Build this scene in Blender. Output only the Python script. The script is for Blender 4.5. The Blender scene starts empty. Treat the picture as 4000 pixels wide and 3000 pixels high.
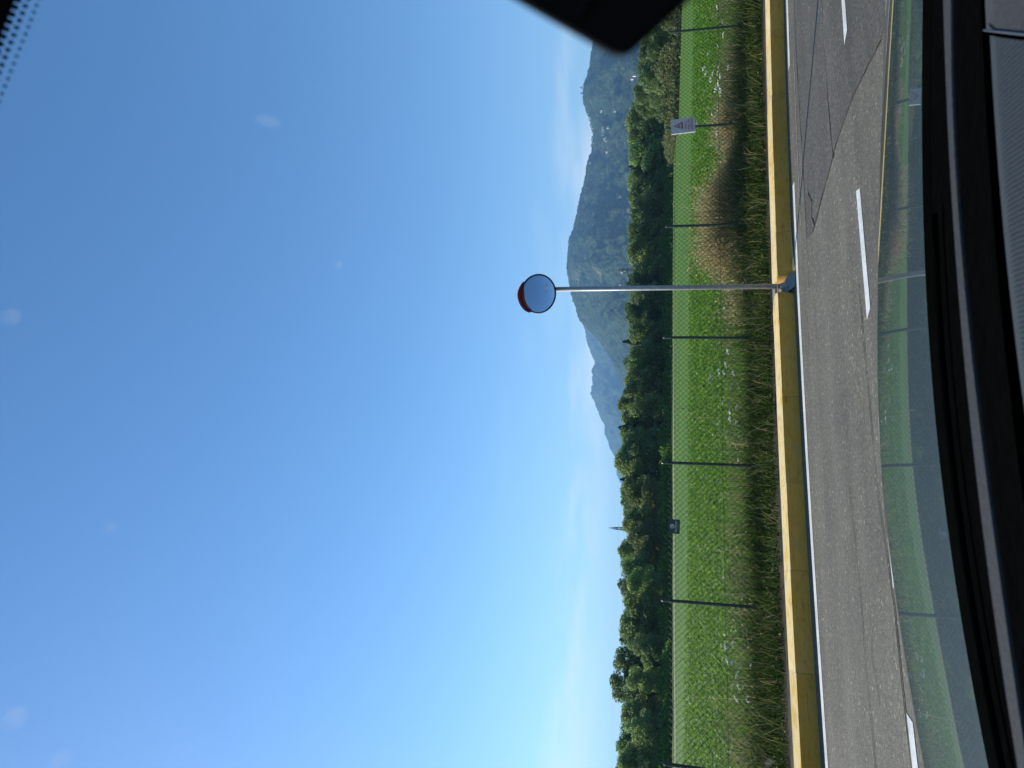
import bpy, bmesh, math, random
import numpy as np
from mathutils import Vector, Matrix

random.seed(7)
RNG = np.random.default_rng(7)
scene = bpy.context.scene
COL = scene.collection
R = math.radians

# ------------------------------------------------------------------ camera
EYE = 1.85
F_PX = 2650.0                                    # focal length in photo pixels (4000 x 3000)
PITCH = math.atan(590 / 2650.0)
ROLL = R(0.9)
cam_data = bpy.data.cameras.new('camera')
cam_data.sensor_fit = 'HORIZONTAL'
cam_data.sensor_width = 36.0
cam_data.lens = 36.0 * F_PX / 4000.0
cam_data.clip_start = 0.02
cam_data.clip_end = 60000.0
cam_data.dof.use_dof = True
cam_data.dof.focus_distance = 13.0
cam_data.dof.aperture_fstop = 9.0
cam = bpy.data.objects.new('camera', cam_data)
COL.objects.link(cam)
scene.camera = cam
_fw = Vector((0, math.cos(PITCH), math.sin(PITCH)))
_up = Vector((0, -math.sin(PITCH), math.cos(PITCH)))
_rt = Vector((1, 0, 0))
_rc = _rt * math.cos(ROLL) + _up * math.sin(ROLL)
_uc = _up * math.cos(ROLL) - _rt * math.sin(ROLL)
# the phone was held upright and the picture is stored lying on its side: sky to the left
_m = Matrix((-_uc, _rc, -_fw)).transposed().to_4x4()
_m.translation = (0, 0, EYE)
cam.matrix_world = _m

# ------------------------------------------------------------------ sky, sun, exposure
SUN_EL = R(32)
SUN_AZ = R(-66)                                   # from straight ahead, negative = left
SUN_DIR = Vector((math.sin(SUN_AZ) * math.cos(SUN_EL), math.cos(SUN_AZ) * math.cos(SUN_EL), math.sin(SUN_EL)))
world = bpy.data.worlds.new('World')
scene.world = world
world.use_nodes = True
wn, wl = world.node_tree.nodes, world.node_tree.links
wn.clear()
w_out = wn.new('ShaderNodeOutputWorld')
w_bg = wn.new('ShaderNodeBackground')
sky = wn.new('ShaderNodeTexSky')
sky.sky_type = 'NISHITA'
sky.sun_disc = False
sky.sun_elevation = SUN_EL
sky.sun_rotation = SUN_AZ
sky.altitude = 200
sky.air_density = 1.0
sky.dust_density = 0.3
sky.ozone_density = 3.4
w_bg.inputs['Strength'].default_value = 0.115
# thin low clouds, stretched along the horizon
tc = wn.new('ShaderNodeTexCoord')
sep = wn.new('ShaderNodeSeparateXYZ')
wl.new(tc.outputs['Generated'], sep.inputs[0])
mp = wn.new('ShaderNodeMapping')
mp.inputs['Scale'].default_value = (2.2, 2.2, 11.0)
mp.inputs['Location'].default_value = (2.1, 0.3, 0.0)
wl.new(tc.outputs['Generated'], mp.inputs['Vector'])
cn = wn.new('ShaderNodeTexNoise')
cn.inputs['Scale'].default_value = 1.5
cn.inputs['Detail'].default_value = 7
cn.inputs['Roughness'].default_value = 0.55
wl.new(mp.outputs[0], cn.inputs['Vector'])
cr = wn.new('ShaderNodeValToRGB')
cr.color_ramp.elements[0].position = 0.46
cr.color_ramp.elements[0].color = (0, 0, 0, 1)
cr.color_ramp.elements[1].position = 0.68
cr.color_ramp.elements[1].color = (1, 1, 1, 1)
wl.new(cn.outputs['Fac'], cr.inputs[0])
bd = wn.new('ShaderNodeValToRGB')                 # only in a low band of the sky
e = bd.color_ramp.elements
e[0].position = 0.065; e[0].color = (0, 0, 0, 1)
e[1].position = 0.10; e[1].color = (1, 1, 1, 1)
k = e.new(0.125); k.color = (0.9, 0.9, 0.9, 1)
k = e.new(0.16); k.color = (0.22, 0.22, 0.22, 1)
k = e.new(0.24); k.color = (0, 0, 0, 1)
wl.new(sep.outputs['Z'], bd.inputs[0])
mu = wn.new('ShaderNodeMath'); mu.operation = 'MULTIPLY'
wl.new(cr.outputs[0], mu.inputs[0]); wl.new(bd.outputs[0], mu.inputs[1])
mu2 = wn.new('ShaderNodeMath'); mu2.operation = 'MULTIPLY'
mu2.inputs[1].default_value = 0.6
wl.new(mu.outputs[0], mu2.inputs[0])
mx = wn.new('ShaderNodeMix'); mx.data_type = 'RGBA'
wl.new(mu2.outputs[0], mx.inputs[0])
sat = wn.new('ShaderNodeHueSaturation')
sat.inputs['Saturation'].default_value = 1.17
wl.new(sky.outputs[0], sat.inputs['Color'])
wl.new(sat.outputs[0], mx.inputs[6])
mx.inputs[7].default_value = (7.5, 7.2, 6.9, 1)
wl.new(mx.outputs[2], w_bg.inputs['Color'])
wl.new(w_bg.outputs[0], w_out.inputs[0])

sun_data = bpy.data.lights.new('sun', 'SUN')
sun_data.energy = 4.6
sun_data.angle = R(0.53)
sun_data.color = (1.0, 0.93, 0.80)
sun = bpy.data.objects.new('sun', sun_data)
COL.objects.link(sun)
sun.rotation_euler = SUN_DIR.to_track_quat('Z', 'Y').to_euler()
sun.location = SUN_DIR * 50

vs = scene.view_settings
vs.view_transform = 'Standard'
vs.look = 'None'
vs.exposure = 0.75
vs.gamma = 1.0
vs.use_curve_mapping = False
scene.render.engine = 'CYCLES'
scene.cycles.use_denoising = True
scene.cycles.max_bounces = 8
scene.cycles.transparent_max_bounces = 16
scene.cycles.volume_bounces = 0
scene.cycles.caustics_reflective = False
scene.cycles.caustics_refractive = False

# ------------------------------------------------------------------ measuring helpers
def ray(x, y):
    """direction in the world through a point of the photo (used to measure where things stand)"""
    r, u = 1500.0 - y, 2000.0 - x
    c, s = math.cos(ROLL), math.sin(ROLL)
    r2, u2 = r * c - u * s, r * s + u * c
    return np.array([r2, F_PX * math.cos(PITCH) - u2 * math.sin(PITCH), F_PX * math.sin(PITCH) + u2 * math.cos(PITCH)])
TH = R(18.04)                                     # the road runs away to the right
CT, ST = math.cos(TH), math.sin(TH)
def road_xy(a, n): return (a * CT - n * ST, a * ST + n * CT)
def bow(a): return -0.0085 * (a - 4.0) ** 2       # the road bends gently
def rp(a, n, z=0.0):
    x, y = road_xy(a, n + bow(a)); return (x, y, z)
def rs(a, n, z=0.0):
    x, y = road_xy(a, n); return (x, y, z)
def on_n(x, y, n):
    d = ray(x, y); k_ = n / (-d[0] * ST + d[1] * CT)
    return np.array([d[0] * k_, d[1] * k_, d[2] * k_ + EYE])
def at_dist(x, y, Y):
    d = ray(x, y); return np.array([d[0] * Y / d[1], Y, d[2] * Y / d[1] + EYE])
def horizon(y): return 2590 - (y - 1500) * math.tan(ROLL)

# value noise in numpy
_perm = RNG.random((256, 256)).astype(np.float64)
def vnoise(x, y):
    xi, yi = np.floor(x).astype(int), np.floor(y).astype(int)
    xf, yf = x - xi, y - yi
    xf, yf = xf * xf * (3 - 2 * xf), yf * yf * (3 - 2 * yf)
    a_ = _perm[xi % 256, yi % 256]; b_ = _perm[(xi + 1) % 256, yi % 256]
    c_ = _perm[xi % 256, (yi + 1) % 256]; d_ = _perm[(xi + 1) % 256, (yi + 1) % 256]
    return (a_ * (1 - xf) + b_ * xf) * (1 - yf) + (c_ * (1 - xf) + d_ * xf) * yf
def fbm(x, y, o=5):
    v, am, s = 0, 0.5, 0
    for i in range(o):
        v = v + am * vnoise(x * 2 ** i + 17.3 * i, y * 2 ** i + 9.1 * i); s += am; am *= 0.5
    return v / s

# ------------------------------------------------------------------ object helpers
def link(name, me, parent=None, mats=()):
    o = bpy.data.objects.new(name, me)
    COL.objects.link(o)
    if me is not None:
        for m_ in mats: me.materials.append(m_)
    if parent is not None: o.parent = parent
    return o
def mesh(name, verts, faces, mats=(), parent=None, smooth=False, idx=None):
    me = bpy.data.meshes.new(name)
    me.from_pydata([tuple(map(float, v)) for v in verts], [], [tuple(map(int, f_)) for f_ in faces])
    if smooth: me.polygons.foreach_set('use_smooth', [True] * len(me.polygons))
    if idx is not None: me.polygons.foreach_set('material_index', list(idx))
    me.update()
    return link(name, me, parent, mats)
def npmesh(name, V, Fq=None, Ft=None, mats=(), parent=None, smooth=False, idx=None):
    """fast mesh from numpy arrays: quads and/or triangles"""
    me = bpy.data.meshes.new(name)
    V = np.asarray(V, dtype=np.float32)
    nq = 0 if Fq is None else len(Fq); nt = 0 if Ft is None else len(Ft)
    me.vertices.add(len(V)); me.vertices.foreach_set('co', V.ravel())
    loops = np.concatenate([np.asarray(Fq).ravel() if nq else np.zeros(0, int), np.asarray(Ft).ravel() if nt else np.zeros(0, int)]).astype(np.int32)
    me.loops.add(len(loops)); me.loops.foreach_set('vertex_index', loops)
    me.polygons.add(nq + nt)
    st = np.concatenate([np.arange(nq) * 4, nq * 4 + np.arange(nt) * 3]).astype(np.int32)
    me.polygons.foreach_set('loop_start', st)
    if smooth: me.polygons.foreach_set('use_smooth', np.ones(nq + nt, dtype=bool))
    if idx is not None: me.polygons.foreach_set('material_index', np.asarray(idx, dtype=np.int32))
    me.update(calc_edges=True); me.validate()
    return link(name, me, parent, mats)
def thing(name, label, cat, loc=(0, 0, 0), group=None, rz=0):
    o = bpy.data.objects.new(name, None); COL.objects.link(o)
    o.location = loc; o.rotation_euler = (0, 0, rz); o.empty_display_size = 0.2
    o['label'] = label; o['category'] = cat
    if group: o['group'] = group
    return o
def tag(o, label=None, cat=None, group=None, kind=None):
    if label: o['label'] = label
    if cat: o['category'] = cat
    if group: o['group'] = group
    if kind: o['kind'] = kind
    return o
def box_vf(c, s, rot=None):
    v = [Vector((sx * s[0] / 2, sy * s[1] / 2, sz * s[2] / 2)) for sx in (-1, 1) for sy in (-1, 1) for sz in (-1, 1)]
    if rot is not None: v = [rot @ q for q in v]
    v = [q + Vector(c) for q in v]
    return v, [(0, 1, 3, 2), (4, 6, 7, 5), (0, 4, 5, 1), (2, 3, 7, 6), (0, 2, 6, 4), (1, 5, 7, 3)]
class MB:
    def __init__(s): s.v, s.f, s.i = [], [], []
    def add(s, v, f_, i=0):
        b = len(s.v); s.v += [tuple(q) for q in v]; s.f += [tuple(j + b for j in q) for q in f_]; s.i += [i] * len(f_)
        return s
    def box(s, c, sz, rot=None, i=0): v, f_ = box_vf(c, sz, rot); return s.add(v, f_, i)
    def bar(s, p, q, r, n=4, r2=None, i=0, cap=True):
        p, q = Vector(p), Vector(q); d = (q - p)
        if d.length < 1e-9: return s
        a = d.orthogonal().normalized(); b = d.normalized().cross(a)
        r2 = r if r2 is None else r2; v = []
        for c_, rr in ((p, r), (q, r2)):
            for k_ in range(n):
                t = 2 * math.pi * (k_ + 0.5) / n; v.append(c_ + a * math.cos(t) * rr + b * math.sin(t) * rr)
        f_ = [(k_, (k_ + 1) % n, n + (k_ + 1) % n, n + k_) for k_ in range(n)]
        if cap: f_ += [tuple(range(n - 1, -1, -1)), tuple(range(n, 2 * n))]
        return s.add(v, f_, i)
    def tube(s, pts, r, n=6, i=0):
        pts = [Vector(p) for p in pts]; v = []
        rr = r if isinstance(r, (list, tuple)) else [r] * len(pts)
        up = None
        for j, p in enumerate(pts):
            d = (pts[min(j + 1, len(pts) - 1)] - pts[max(j - 1, 0)]).normalized()
            a = d.orthogonal().normalized() if up is None else (up - d * up.dot(d)).normalized()
            up = a; b = d.cross(a)
            for k_ in range(n):
                t = 2 * math.pi * k_ / n; v.append(p + a * math.cos(t) * rr[j] + b * math.sin(t) * rr[j])
        f_ = [(j * n + k_, j * n + (k_ + 1) % n, (j + 1) * n + (k_ + 1) % n, (j + 1) * n + k_) for j in range(len(pts) - 1) for k_ in range(n)]
        f_ += [tuple(range(n - 1, -1, -1)), tuple(range((len(pts) - 1) * n, len(pts) * n))]
        return s.add(v, f_, i)
    def lathe(s, prof, n=24, mat=None, i=0, closed=True):
        v = []; mat = mat or Matrix()
        for r, z in prof:
            for k_ in range(n):
                t = 2 * math.pi * k_ / n; v.append(mat @ Vector((r * math.cos(t), r * math.sin(t), z)))
        m_ = len(prof)
        f_ = [(j * n + k_, j * n + (k_ + 1) % n, (j + 1) * n + (k_ + 1) % n, (j + 1) * n + k_) for j in range(m_ - 1) for k_ in range(n)]
        return s.add(v, f_, i)
    def build(s, name, mats, parent=None, smooth=False):
        mats = mats if isinstance(mats, (list, tuple)) else [mats]
        return mesh(name, s.v, s.f, mats, parent, smooth, s.i if len(mats) > 1 else None)
def bevel(o, w, seg=2):
    bm = bmesh.new(); bm.from_mesh(o.data)
    bmesh.ops.remove_doubles(bm, verts=bm.verts, dist=1e-5)
    es = [e_ for e_ in bm.edges if len(e_.link_faces) == 2 and e_.calc_face_angle(0) > R(30)]
    bmesh.ops.bevel(bm, geom=es, offset=w, segments=seg, affect='EDGES', profile=0.5)
    bm.to_mesh(o.data); bm.free(); return o

# ------------------------------------------------------------------ materials
def new_mat(name):
    m_ = bpy.data.materials.new(name); m_.use_nodes = True
    nt = m_.node_tree; nt.nodes.clear()
    out = nt.nodes.new('ShaderNodeOutputMaterial')
    return m_, nt, out
def noise_node(nt, scale, detail=4, rough=0.6, coords='Object', dist=0.0, vec=None, mscale=None):
    t = nt.nodes.new('ShaderNodeTexCoord')
    n_ = nt.nodes.new('ShaderNodeTexNoise')
    n_.inputs['Scale'].default_value = scale; n_.inputs['Detail'].default_value = detail
    n_.inputs['Roughness'].default_value = rough; n_.inputs['Distortion'].default_value = dist
    src = t.outputs[coords]
    if mscale:
        mp_ = nt.nodes.new('ShaderNodeMapping'); mp_.inputs['Scale'].default_value = mscale
        nt.links.new(src, mp_.inputs[0]); src = mp_.outputs[0]
    nt.links.new(src, n_.inputs['Vector'])
    return n_
def ramp(nt, fac, stops):
    r_ = nt.nodes.new('ShaderNodeValToRGB'); el = r_.color_ramp.elements
    el[0].position, el[0].color = stops[0][0], (*stops[0][1], 1)
    el[1].position, el[1].color = stops[-1][0], (*stops[-1][1], 1)
    for p, c in stops[1:-1]:
        q = el.new(p); q.color = (*c, 1)
    nt.links.new(fac, r_.inputs[0]); return r_
def mixc(nt, a, b, fac, mode='MIX'):
    m_ = nt.nodes.new('ShaderNodeMix'); m_.data_type = 'RGBA'; m_.blend_type = mode
    for s_, v in ((m_.inputs[6], a), (m_.inputs[7], b), (m_.inputs[0], fac)):
        if hasattr(v, 'is_output') or isinstance(v, bpy.types.NodeSocket): nt.links.new(v, s_)
        elif isinstance(v, tuple): s_.default_value = (*v, 1)
        else: s_.default_value = v
    return m_.outputs[2]
def pbsdf(nt, out, color, rough=0.6, spec=0.5, metallic=0.0, coat=0.0, bump=None, bstr=0.3, bdist=0.01):
    p = nt.nodes.new('ShaderNodeBsdfPrincipled')
    if isinstance(color, tuple): p.inputs['Base Color'].default_value = (*color, 1)
    else: nt.links.new(color, p.inputs['Base Color'])
    p.inputs['Roughness'].default_value = rough
    p.inputs['Specular IOR Level'].default_value = spec
    p.inputs['Metallic'].default_value = metallic
    p.inputs['Coat Weight'].default_value = coat
    if bump is not None:
        b = nt.nodes.new('ShaderNodeBump'); b.inputs['Strength'].default_value = bstr; b.inputs['Distance'].default_value = bdist
        nt.links.new(bump, b.inputs['Height']); nt.links.new(b.outputs[0], p.inputs['Normal'])
    if out is not None: nt.links.new(p.outputs[0], out.inputs[0])
    return p
def simple(name, c1, c2=None, scale=8, rough=0.6, spec=0.4, metallic=0.0, bump=0.0, bdist=0.005, detail=5, coat=0.0, lo=0.3, hi=0.7, coords='Object'):
    m_, nt, out = new_mat(name)
    n_ = noise_node(nt, scale, detail, coords=coords)
    col = ramp(nt, n_.outputs['Fac'], [(lo, c1), (hi, c2 or c1)]).outputs[0]
    pbsdf(nt, out, col, rough, spec, metallic, coat, n_.outputs['Fac'] if bump else None, bump, bdist)
    return m_
def leafmat(name, stops, trans=0.35, rough=0.55, objvar=0.25, spec=0.3, tcol=(1, 1, 1), sat_=1.0):
    """foliage: every leaf or blade its own tone, every plant its own cast"""
    m_, nt, out = new_mat(name)
    g = nt.nodes.new('ShaderNodeNewGeometry')
    col = ramp(nt, g.outputs['Random Per Island'], stops).outputs[0]
    oi = nt.nodes.new('ShaderNodeObjectInfo')
    hs = nt.nodes.new('ShaderNodeHueSaturation')
    mr = nt.nodes.new('ShaderNodeMapRange'); mr.inputs[3].default_value = 1 - objvar; mr.inputs[4].default_value = 1 + objvar
    nt.links.new(oi.outputs['Random'], mr.inputs[0]); nt.links.new(mr.outputs[0], hs.inputs['Value'])
    mr2 = nt.nodes.new('ShaderNodeMapRange'); mr2.inputs[3].default_value = 0.485; mr2.inputs[4].default_value = 0.525
    mt = nt.nodes.new('ShaderNodeMath'); mt.operation = 'FRACT'; ml = nt.nodes.new('ShaderNodeMath'); ml.operation = 'MULTIPLY'; ml.inputs[1].default_value = 7.31
    nt.links.new(oi.outputs['Random'], ml.inputs[0]); nt.links.new(ml.outputs[0], mt.inputs[0]); nt.links.new(mt.outputs[0], mr2.inputs[0])
    nt.links.new(mr2.outputs[0], hs.inputs['Hue']); hs.inputs['Saturation'].default_value = sat_
    nt.links.new(col, hs.inputs['Color'])
    p = pbsdf(nt, None, hs.outputs[0], rough, spec)
    tr = nt.nodes.new('ShaderNodeBsdfTranslucent')
    nt.links.new(mixc(nt, hs.outputs[0], tcol, 1.0, 'MULTIPLY'), tr.inputs['Color'])      # light coming through a leaf is yellower
    mxs = nt.nodes.new('ShaderNodeMixShader'); mxs.inputs[0].default_value = trans
    nt.links.new(p.outputs[0], mxs.inputs[1]); nt.links.new(tr.outputs[0], mxs.inputs[2]); nt.links.new(mxs.outputs[0], out.inputs[0])
    return m_

def asphalt(name, base, k=1.0):
    m_, nt, out = new_mat(name)
    g1 = noise_node(nt, 75, 2, 0.7)
    g4 = noise_node(nt, 24, 3, 0.8)
    g2 = noise_node(nt, 1.1, 4, 0.6)
    g3 = noise_node(nt, 0.9, 4, 0.6, mscale=(0.12, 2.2, 1))
    rm = nt.nodes.new('ShaderNodeMapping'); rm.inputs['Rotation'].default_value = (0, 0, -TH); rt_ = nt.nodes.new('ShaderNodeTexCoord')
    nt.links.new(rt_.outputs['Object'], rm.inputs[0]); nt.links.new(rm.outputs[0], g3.inputs['Vector'].links[0].from_node.inputs[0])
    v = nt.nodes.new('ShaderNodeTexVoronoi'); v.inputs['Scale'].default_value = 38
    t = nt.nodes.new('ShaderNodeTexCoord'); nt.links.new(t.outputs['Object'], v.inputs['Vector'])
    c = ramp(nt, g1.outputs['Fac'], [(0.28, tuple(x * 0.45 for x in base)), (0.5, base), (0.74, tuple(x * 1.7 for x in base))]).outputs[0]
    sp = ramp(nt, v.outputs['Color'], [(0.0, (0.75, 0.75, 0.75)), (0.8, (1, 1, 1)), (0.93, (1.9, 1.86, 1.8))]).outputs[0]
    c = mixc(nt, c, sp, 0.9, 'MULTIPLY')
    c = mixc(nt, c, ramp(nt, g4.outputs['Fac'], [(0.3, (0.5, 0.5, 0.5)), (0.5, (1, 1, 1)), (0.7, (1.55, 1.53, 1.5))]).outputs[0], 0.75, 'MULTIPLY')
    c = mixc(nt, c, ramp(nt, g2.outputs['Fac'], [(0.3, (0.82, 0.82, 0.84)), (0.7, (1.15, 1.13, 1.1))]).outputs[0], 0.8, 'MULTIPLY')
    c = mixc(nt, c, ramp(nt, g3.outputs['Fac'], [(0.32, (0.74, 0.73, 0.71)), (0.7, (1.18, 1.18, 1.18))]).outputs[0], 0.8, 'MULTIPLY')
    pbsdf(nt, out, c, 0.78, 0.35, bump=g1.outputs['Fac'], bstr=0.75, bdist=0.012)
    return m_

M = {}
M['asphalt'] = asphalt('asphalt', (0.144, 0.131, 0.102))
M['asphalt_old'] = asphalt('asphalt_old', (0.100, 0.091, 0.074))
M['crack'] = simple('crack', (0.012, 0.012, 0.012), (0.03, 0.03, 0.03), 30, 0.9, 0.1)
def road_paint():
    m_, nt, out = new_mat('road_paint')
    n_ = noise_node(nt, 26, 5, 0.75); n2 = noise_node(nt, 3, 3)
    c = ramp(nt, n_.outputs['Fac'], [(0.27, (0.13, 0.13, 0.125)), (0.36, (0.58, 0.58, 0.55)), (0.7, (0.76, 0.76, 0.72))]).outputs[0]
    c = mixc(nt, c, ramp(nt, n2.outputs['Fac'], [(0.3, (0.75, 0.75, 0.75)), (0.6, (1, 1, 1))]).outputs[0], 1.0, 'MULTIPLY')
    pbsdf(nt, out, c, 0.6, 0.3, bump=n_.outputs['Fac'], bstr=0.3)
    return m_
M['road_paint'] = road_paint()
def kerb_paint():
    m_, nt, out = new_mat('yellow_kerb_paint')
    n_ = noise_node(nt, 2.2, 6, 0.65, dist=0.8); n4 = noise_node(nt, 5, 5, 0.7, mscale=(1, 1, 6)); n2 = noise_node(nt, 60, 3, 0.8); n3 = noise_node(nt, 7, 6, 0.7, dist=0.6)
    oi = nt.nodes.new('ShaderNodeObjectInfo')
    c = ramp(nt, n_.outputs['Fac'], [(0.34, (0.62, 0.33, 0.055)), (0.47, (0.66, 0.42, 0.13)), (0.68, (0.70, 0.50, 0.22))]).outputs[0]
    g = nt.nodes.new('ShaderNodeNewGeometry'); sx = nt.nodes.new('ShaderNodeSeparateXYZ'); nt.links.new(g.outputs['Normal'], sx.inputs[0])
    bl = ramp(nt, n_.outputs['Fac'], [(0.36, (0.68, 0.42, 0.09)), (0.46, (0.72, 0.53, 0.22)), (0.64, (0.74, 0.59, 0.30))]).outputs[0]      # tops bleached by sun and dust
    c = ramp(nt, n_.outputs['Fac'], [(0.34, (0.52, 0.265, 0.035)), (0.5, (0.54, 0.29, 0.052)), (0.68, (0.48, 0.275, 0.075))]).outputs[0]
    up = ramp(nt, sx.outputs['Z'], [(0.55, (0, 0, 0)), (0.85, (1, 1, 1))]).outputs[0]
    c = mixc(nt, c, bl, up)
    c = mixc(nt, c, ramp(nt, n2.outputs['Fac'], [(0.27, (0.35, 0.32, 0.28)), (0.36, (1, 1, 1))]).outputs[0], 0.6, 'MULTIPLY')
    c = mixc(nt, c, ramp(nt, n3.outputs['Fac'], [(0.3, (0.72, 0.68, 0.6)), (0.5, (1, 1, 1))]).outputs[0], 0.6, 'MULTIPLY')
    c = mixc(nt, c, ramp(nt, oi.outputs['Random'], [(0, (0.9, 0.88, 0.84)), (1, (1.05, 1.05, 1.08))]).outputs[0], 1.0, 'MULTIPLY')
    c = mixc(nt, c, ramp(nt, n4.outputs['Fac'], [(0.30, (0.45, 0.43, 0.40)), (0.44, (1, 1, 1))]).outputs[0], 0.7, 'MULTIPLY')
    pbsdf(nt, out, c, 0.8, 0.2, bump=n2.outputs['Fac'], bstr=0.4, bdist=0.006)
    return m_
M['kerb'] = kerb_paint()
M['concrete'] = simple('concrete', (0.17, 0.165, 0.155), (0.30, 0.29, 0.27), 9, 0.85, 0.2, bump=0.4)
M['soil'] = simple('soil', (0.045, 0.038, 0.022), (0.10, 0.085, 0.05), 3, 0.95, 0.1, bump=0.5, bdist=0.03)
M['galv'] = simple('galvanised_steel', (0.22, 0.23, 0.24), (0.34, 0.35, 0.36), 14, 0.5, 0.5, metallic=0.25)
M['green_post'] = simple('green_post_paint', (0.010, 0.030, 0.022), (0.018, 0.045, 0.033), 20, 0.45, 0.4)
M['green_wire'] = simple('green_wire_coating', (0.008, 0.032, 0.020), (0.012, 0.040, 0.026), 20, 0.45, 0.28)
M['black_rubber'] = simple('black_rubber', (0.008, 0.008, 0.010), (0.014, 0.014, 0.016), 15, 0.5, 0.4)
M['red_plastic'] = simple('red_plastic', (0.42, 0.012, 0.018), (0.52, 0.02, 0.025), 6, 0.4, 0.5)
M['mirror'] = simple('convex_mirror', (0.64, 0.68, 0.72), (0.70, 0.73, 0.76), 2, 0.015, 0.5, metallic=1.0)
M['sign_white'] = simple('sign_white', (0.46, 0.46, 0.47), (0.54, 0.54, 0.54), 12, 0.45, 0.4)
M['sign_red'] = simple('sign_red', (0.30, 0.012, 0.02), (0.36, 0.016, 0.024), 12, 0.45, 0.4)
M['sign_black'] = simple('sign_black', (0.012, 0.012, 0.014), None, 12, 0.45, 0.4)
M['plaque_green'] = simple('plaque_green', (0.010, 0.045, 0.040), (0.014, 0.055, 0.048), 20, 0.4, 0.4)
M['plaque_gold'] = simple('plaque_gold', (0.45, 0.40, 0.24), None, 20, 0.4, 0.4)
M['lattice'] = simple('grey_lattice_steel', (0.06, 0.065, 0.07), (0.10, 0.105, 0.11), 3, 0.6, 0.4, metallic=0.2)
M['wire'] = simple('cable', (0.10, 0.10, 0.11), None, 3, 0.6, 0.3)
M['house_wall'] = simple('house_wall', (0.62, 0.58, 0.52), (0.75, 0.72, 0.68), 0.2, 0.8, 0.2)
M['house_roof'] = simple('house_roof', (0.26, 0.11, 0.07), (0.34, 0.16, 0.10), 0.3, 0.85, 0.2)
M['bark'] = simple('bark', (0.045, 0.036, 0.028), (0.09, 0.075, 0.06), 4, 0.9, 0.2, bump=0.6, bdist=0.02)
M['leaf_a'] = leafmat('leaf_mid', [(0, (0.08, 0.13, 0.03)), (0.5, (0.155, 0.235, 0.055)), (1, (0.26, 0.35, 0.095))], 0.6, objvar=0.18, tcol=(1.45, 1.5, 1.1), sat_=0.80)
M['leaf_b'] = leafmat('leaf_dark', [(0, (0.06, 0.105, 0.032)), (0.5, (0.11, 0.18, 0.055)), (1, (0.19, 0.265, 0.088))], 0.6, objvar=0.18, tcol=(1.45, 1.5, 1.1), sat_=0.80)
M['leaf_c'] = leafmat('leaf_silver', [(0, (0.09, 0.135, 0.06)), (0.5, (0.155, 0.215, 0.10)), (1, (0.24, 0.30, 0.155))], 0.6, tcol=(1.5, 1.5, 1.1))
M['leaf_d'] = leafmat('leaf_conifer', [(0, (0.035, 0.06, 0.03)), (1, (0.08, 0.12, 0.06))], 0.3)
M['under'] = leafmat('undergrowth_leaf', [(0, (0.04, 0.075, 0.016)), (0.6, (0.10, 0.18, 0.03)), (1, (0.17, 0.27, 0.05))], 0.6, tcol=(1.6, 1.6, 1.0))
M['scrub'] = leafmat('scrub_leaf', [(0, (0.065, 0.085, 0.028)), (0.5, (0.125, 0.155, 0.05)), (1, (0.23, 0.24, 0.095))], 0.45)
M['grass'] = leafmat('green_grass', [(0, (0.035, 0.080, 0.008)), (0.45, (0.085, 0.180, 0.014)), (0.85, (0.15, 0.25, 0.028)), (1, (0.36, 0.32, 0.14))], 0.5)
M['weeds'] = leafmat('mixed_weeds', [(0, (0.05, 0.085, 0.014)), (0.4, (0.10, 0.17, 0.028)), (0.66, (0.28, 0.24, 0.10)), (1, (0.58, 0.49, 0.27))], 0.5)
M['dry'] = leafmat('dry_stems', [(0, (0.15, 0.105, 0.045)), (0.4, (0.40, 0.30, 0.135)), (0.75, (0.60, 0.48, 0.25)), (1, (0.76, 0.66, 0.43))], 0.58, objvar=0.08)
M['crop'] = leafmat('field_leaf', [(0, (0.080, 0.175, 0.008)), (0.5, (0.135, 0.265, 0.014)), (1, (0.20, 0.34, 0.028))], 0.5)
M['umbel'] = simple('white_umbel', (0.66, 0.70, 0.62), (0.82, 0.84, 0.76), 60, 0.7, 0.2)
M['stalk'] = leafmat('stalk', [(0, (0.07, 0.12, 0.03)), (1, (0.25, 0.26, 0.10))], 0.2)

# ================================================================== SETTING
def ground_mat():
    m_, nt, out = new_mat('field_grass')
    n1 = noise_node(nt, 0.05, 4, 0.6); n2 = noise_node(nt, 1.2, 6, 0.7); n3 = noise_node(nt, 9, 4, 0.7)
    n4 = noise_node(nt, 0.6, 3, 0.5, mscale=(0.03, 1.0, 1))
    c = ramp(nt, n2.outputs['Fac'], [(0.3, (0.060, 0.135, 0.010)), (0.55, (0.088, 0.180, 0.014)), (0.75, (0.118, 0.212, 0.022))]).outputs[0]
    c = mixc(nt, c, ramp(nt, n1.outputs['Fac'], [(0.35, (0.80, 0.88, 0.8)), (0.65, (1.18, 1.08, 1.1))]).outputs[0], 1.0, 'MULTIPLY')
    c = mixc(nt, c, ramp(nt, n4.outputs['Fac'], [(0.35, (0.88, 0.92, 0.88)), (0.65, (1.10, 1.06, 1.1))]).outputs[0], 1.0, 'MULTIPLY')
    pbsdf(nt, out, c, 0.85, 0.2, bump=n3.outputs['Fac'], bstr=0.8, bdist=0.08)
    return m_
M['field'] = ground_mat()
GZ = -0.03
nn = 96
v = [(0, 0, GZ)] + [(11000 * math.cos(2 * math.pi * i / nn), 5500 + 9500 * math.sin(2 * math.pi * i / nn), GZ) for i in range(nn)]
field = mesh('field', v, [(0, 1 + i, 1 + (i + 1) % nn) for i in range(nn)], [M['field']])
tag(field, 'flat green field of low crop behind the chain-link fence', kind='structure')

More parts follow.
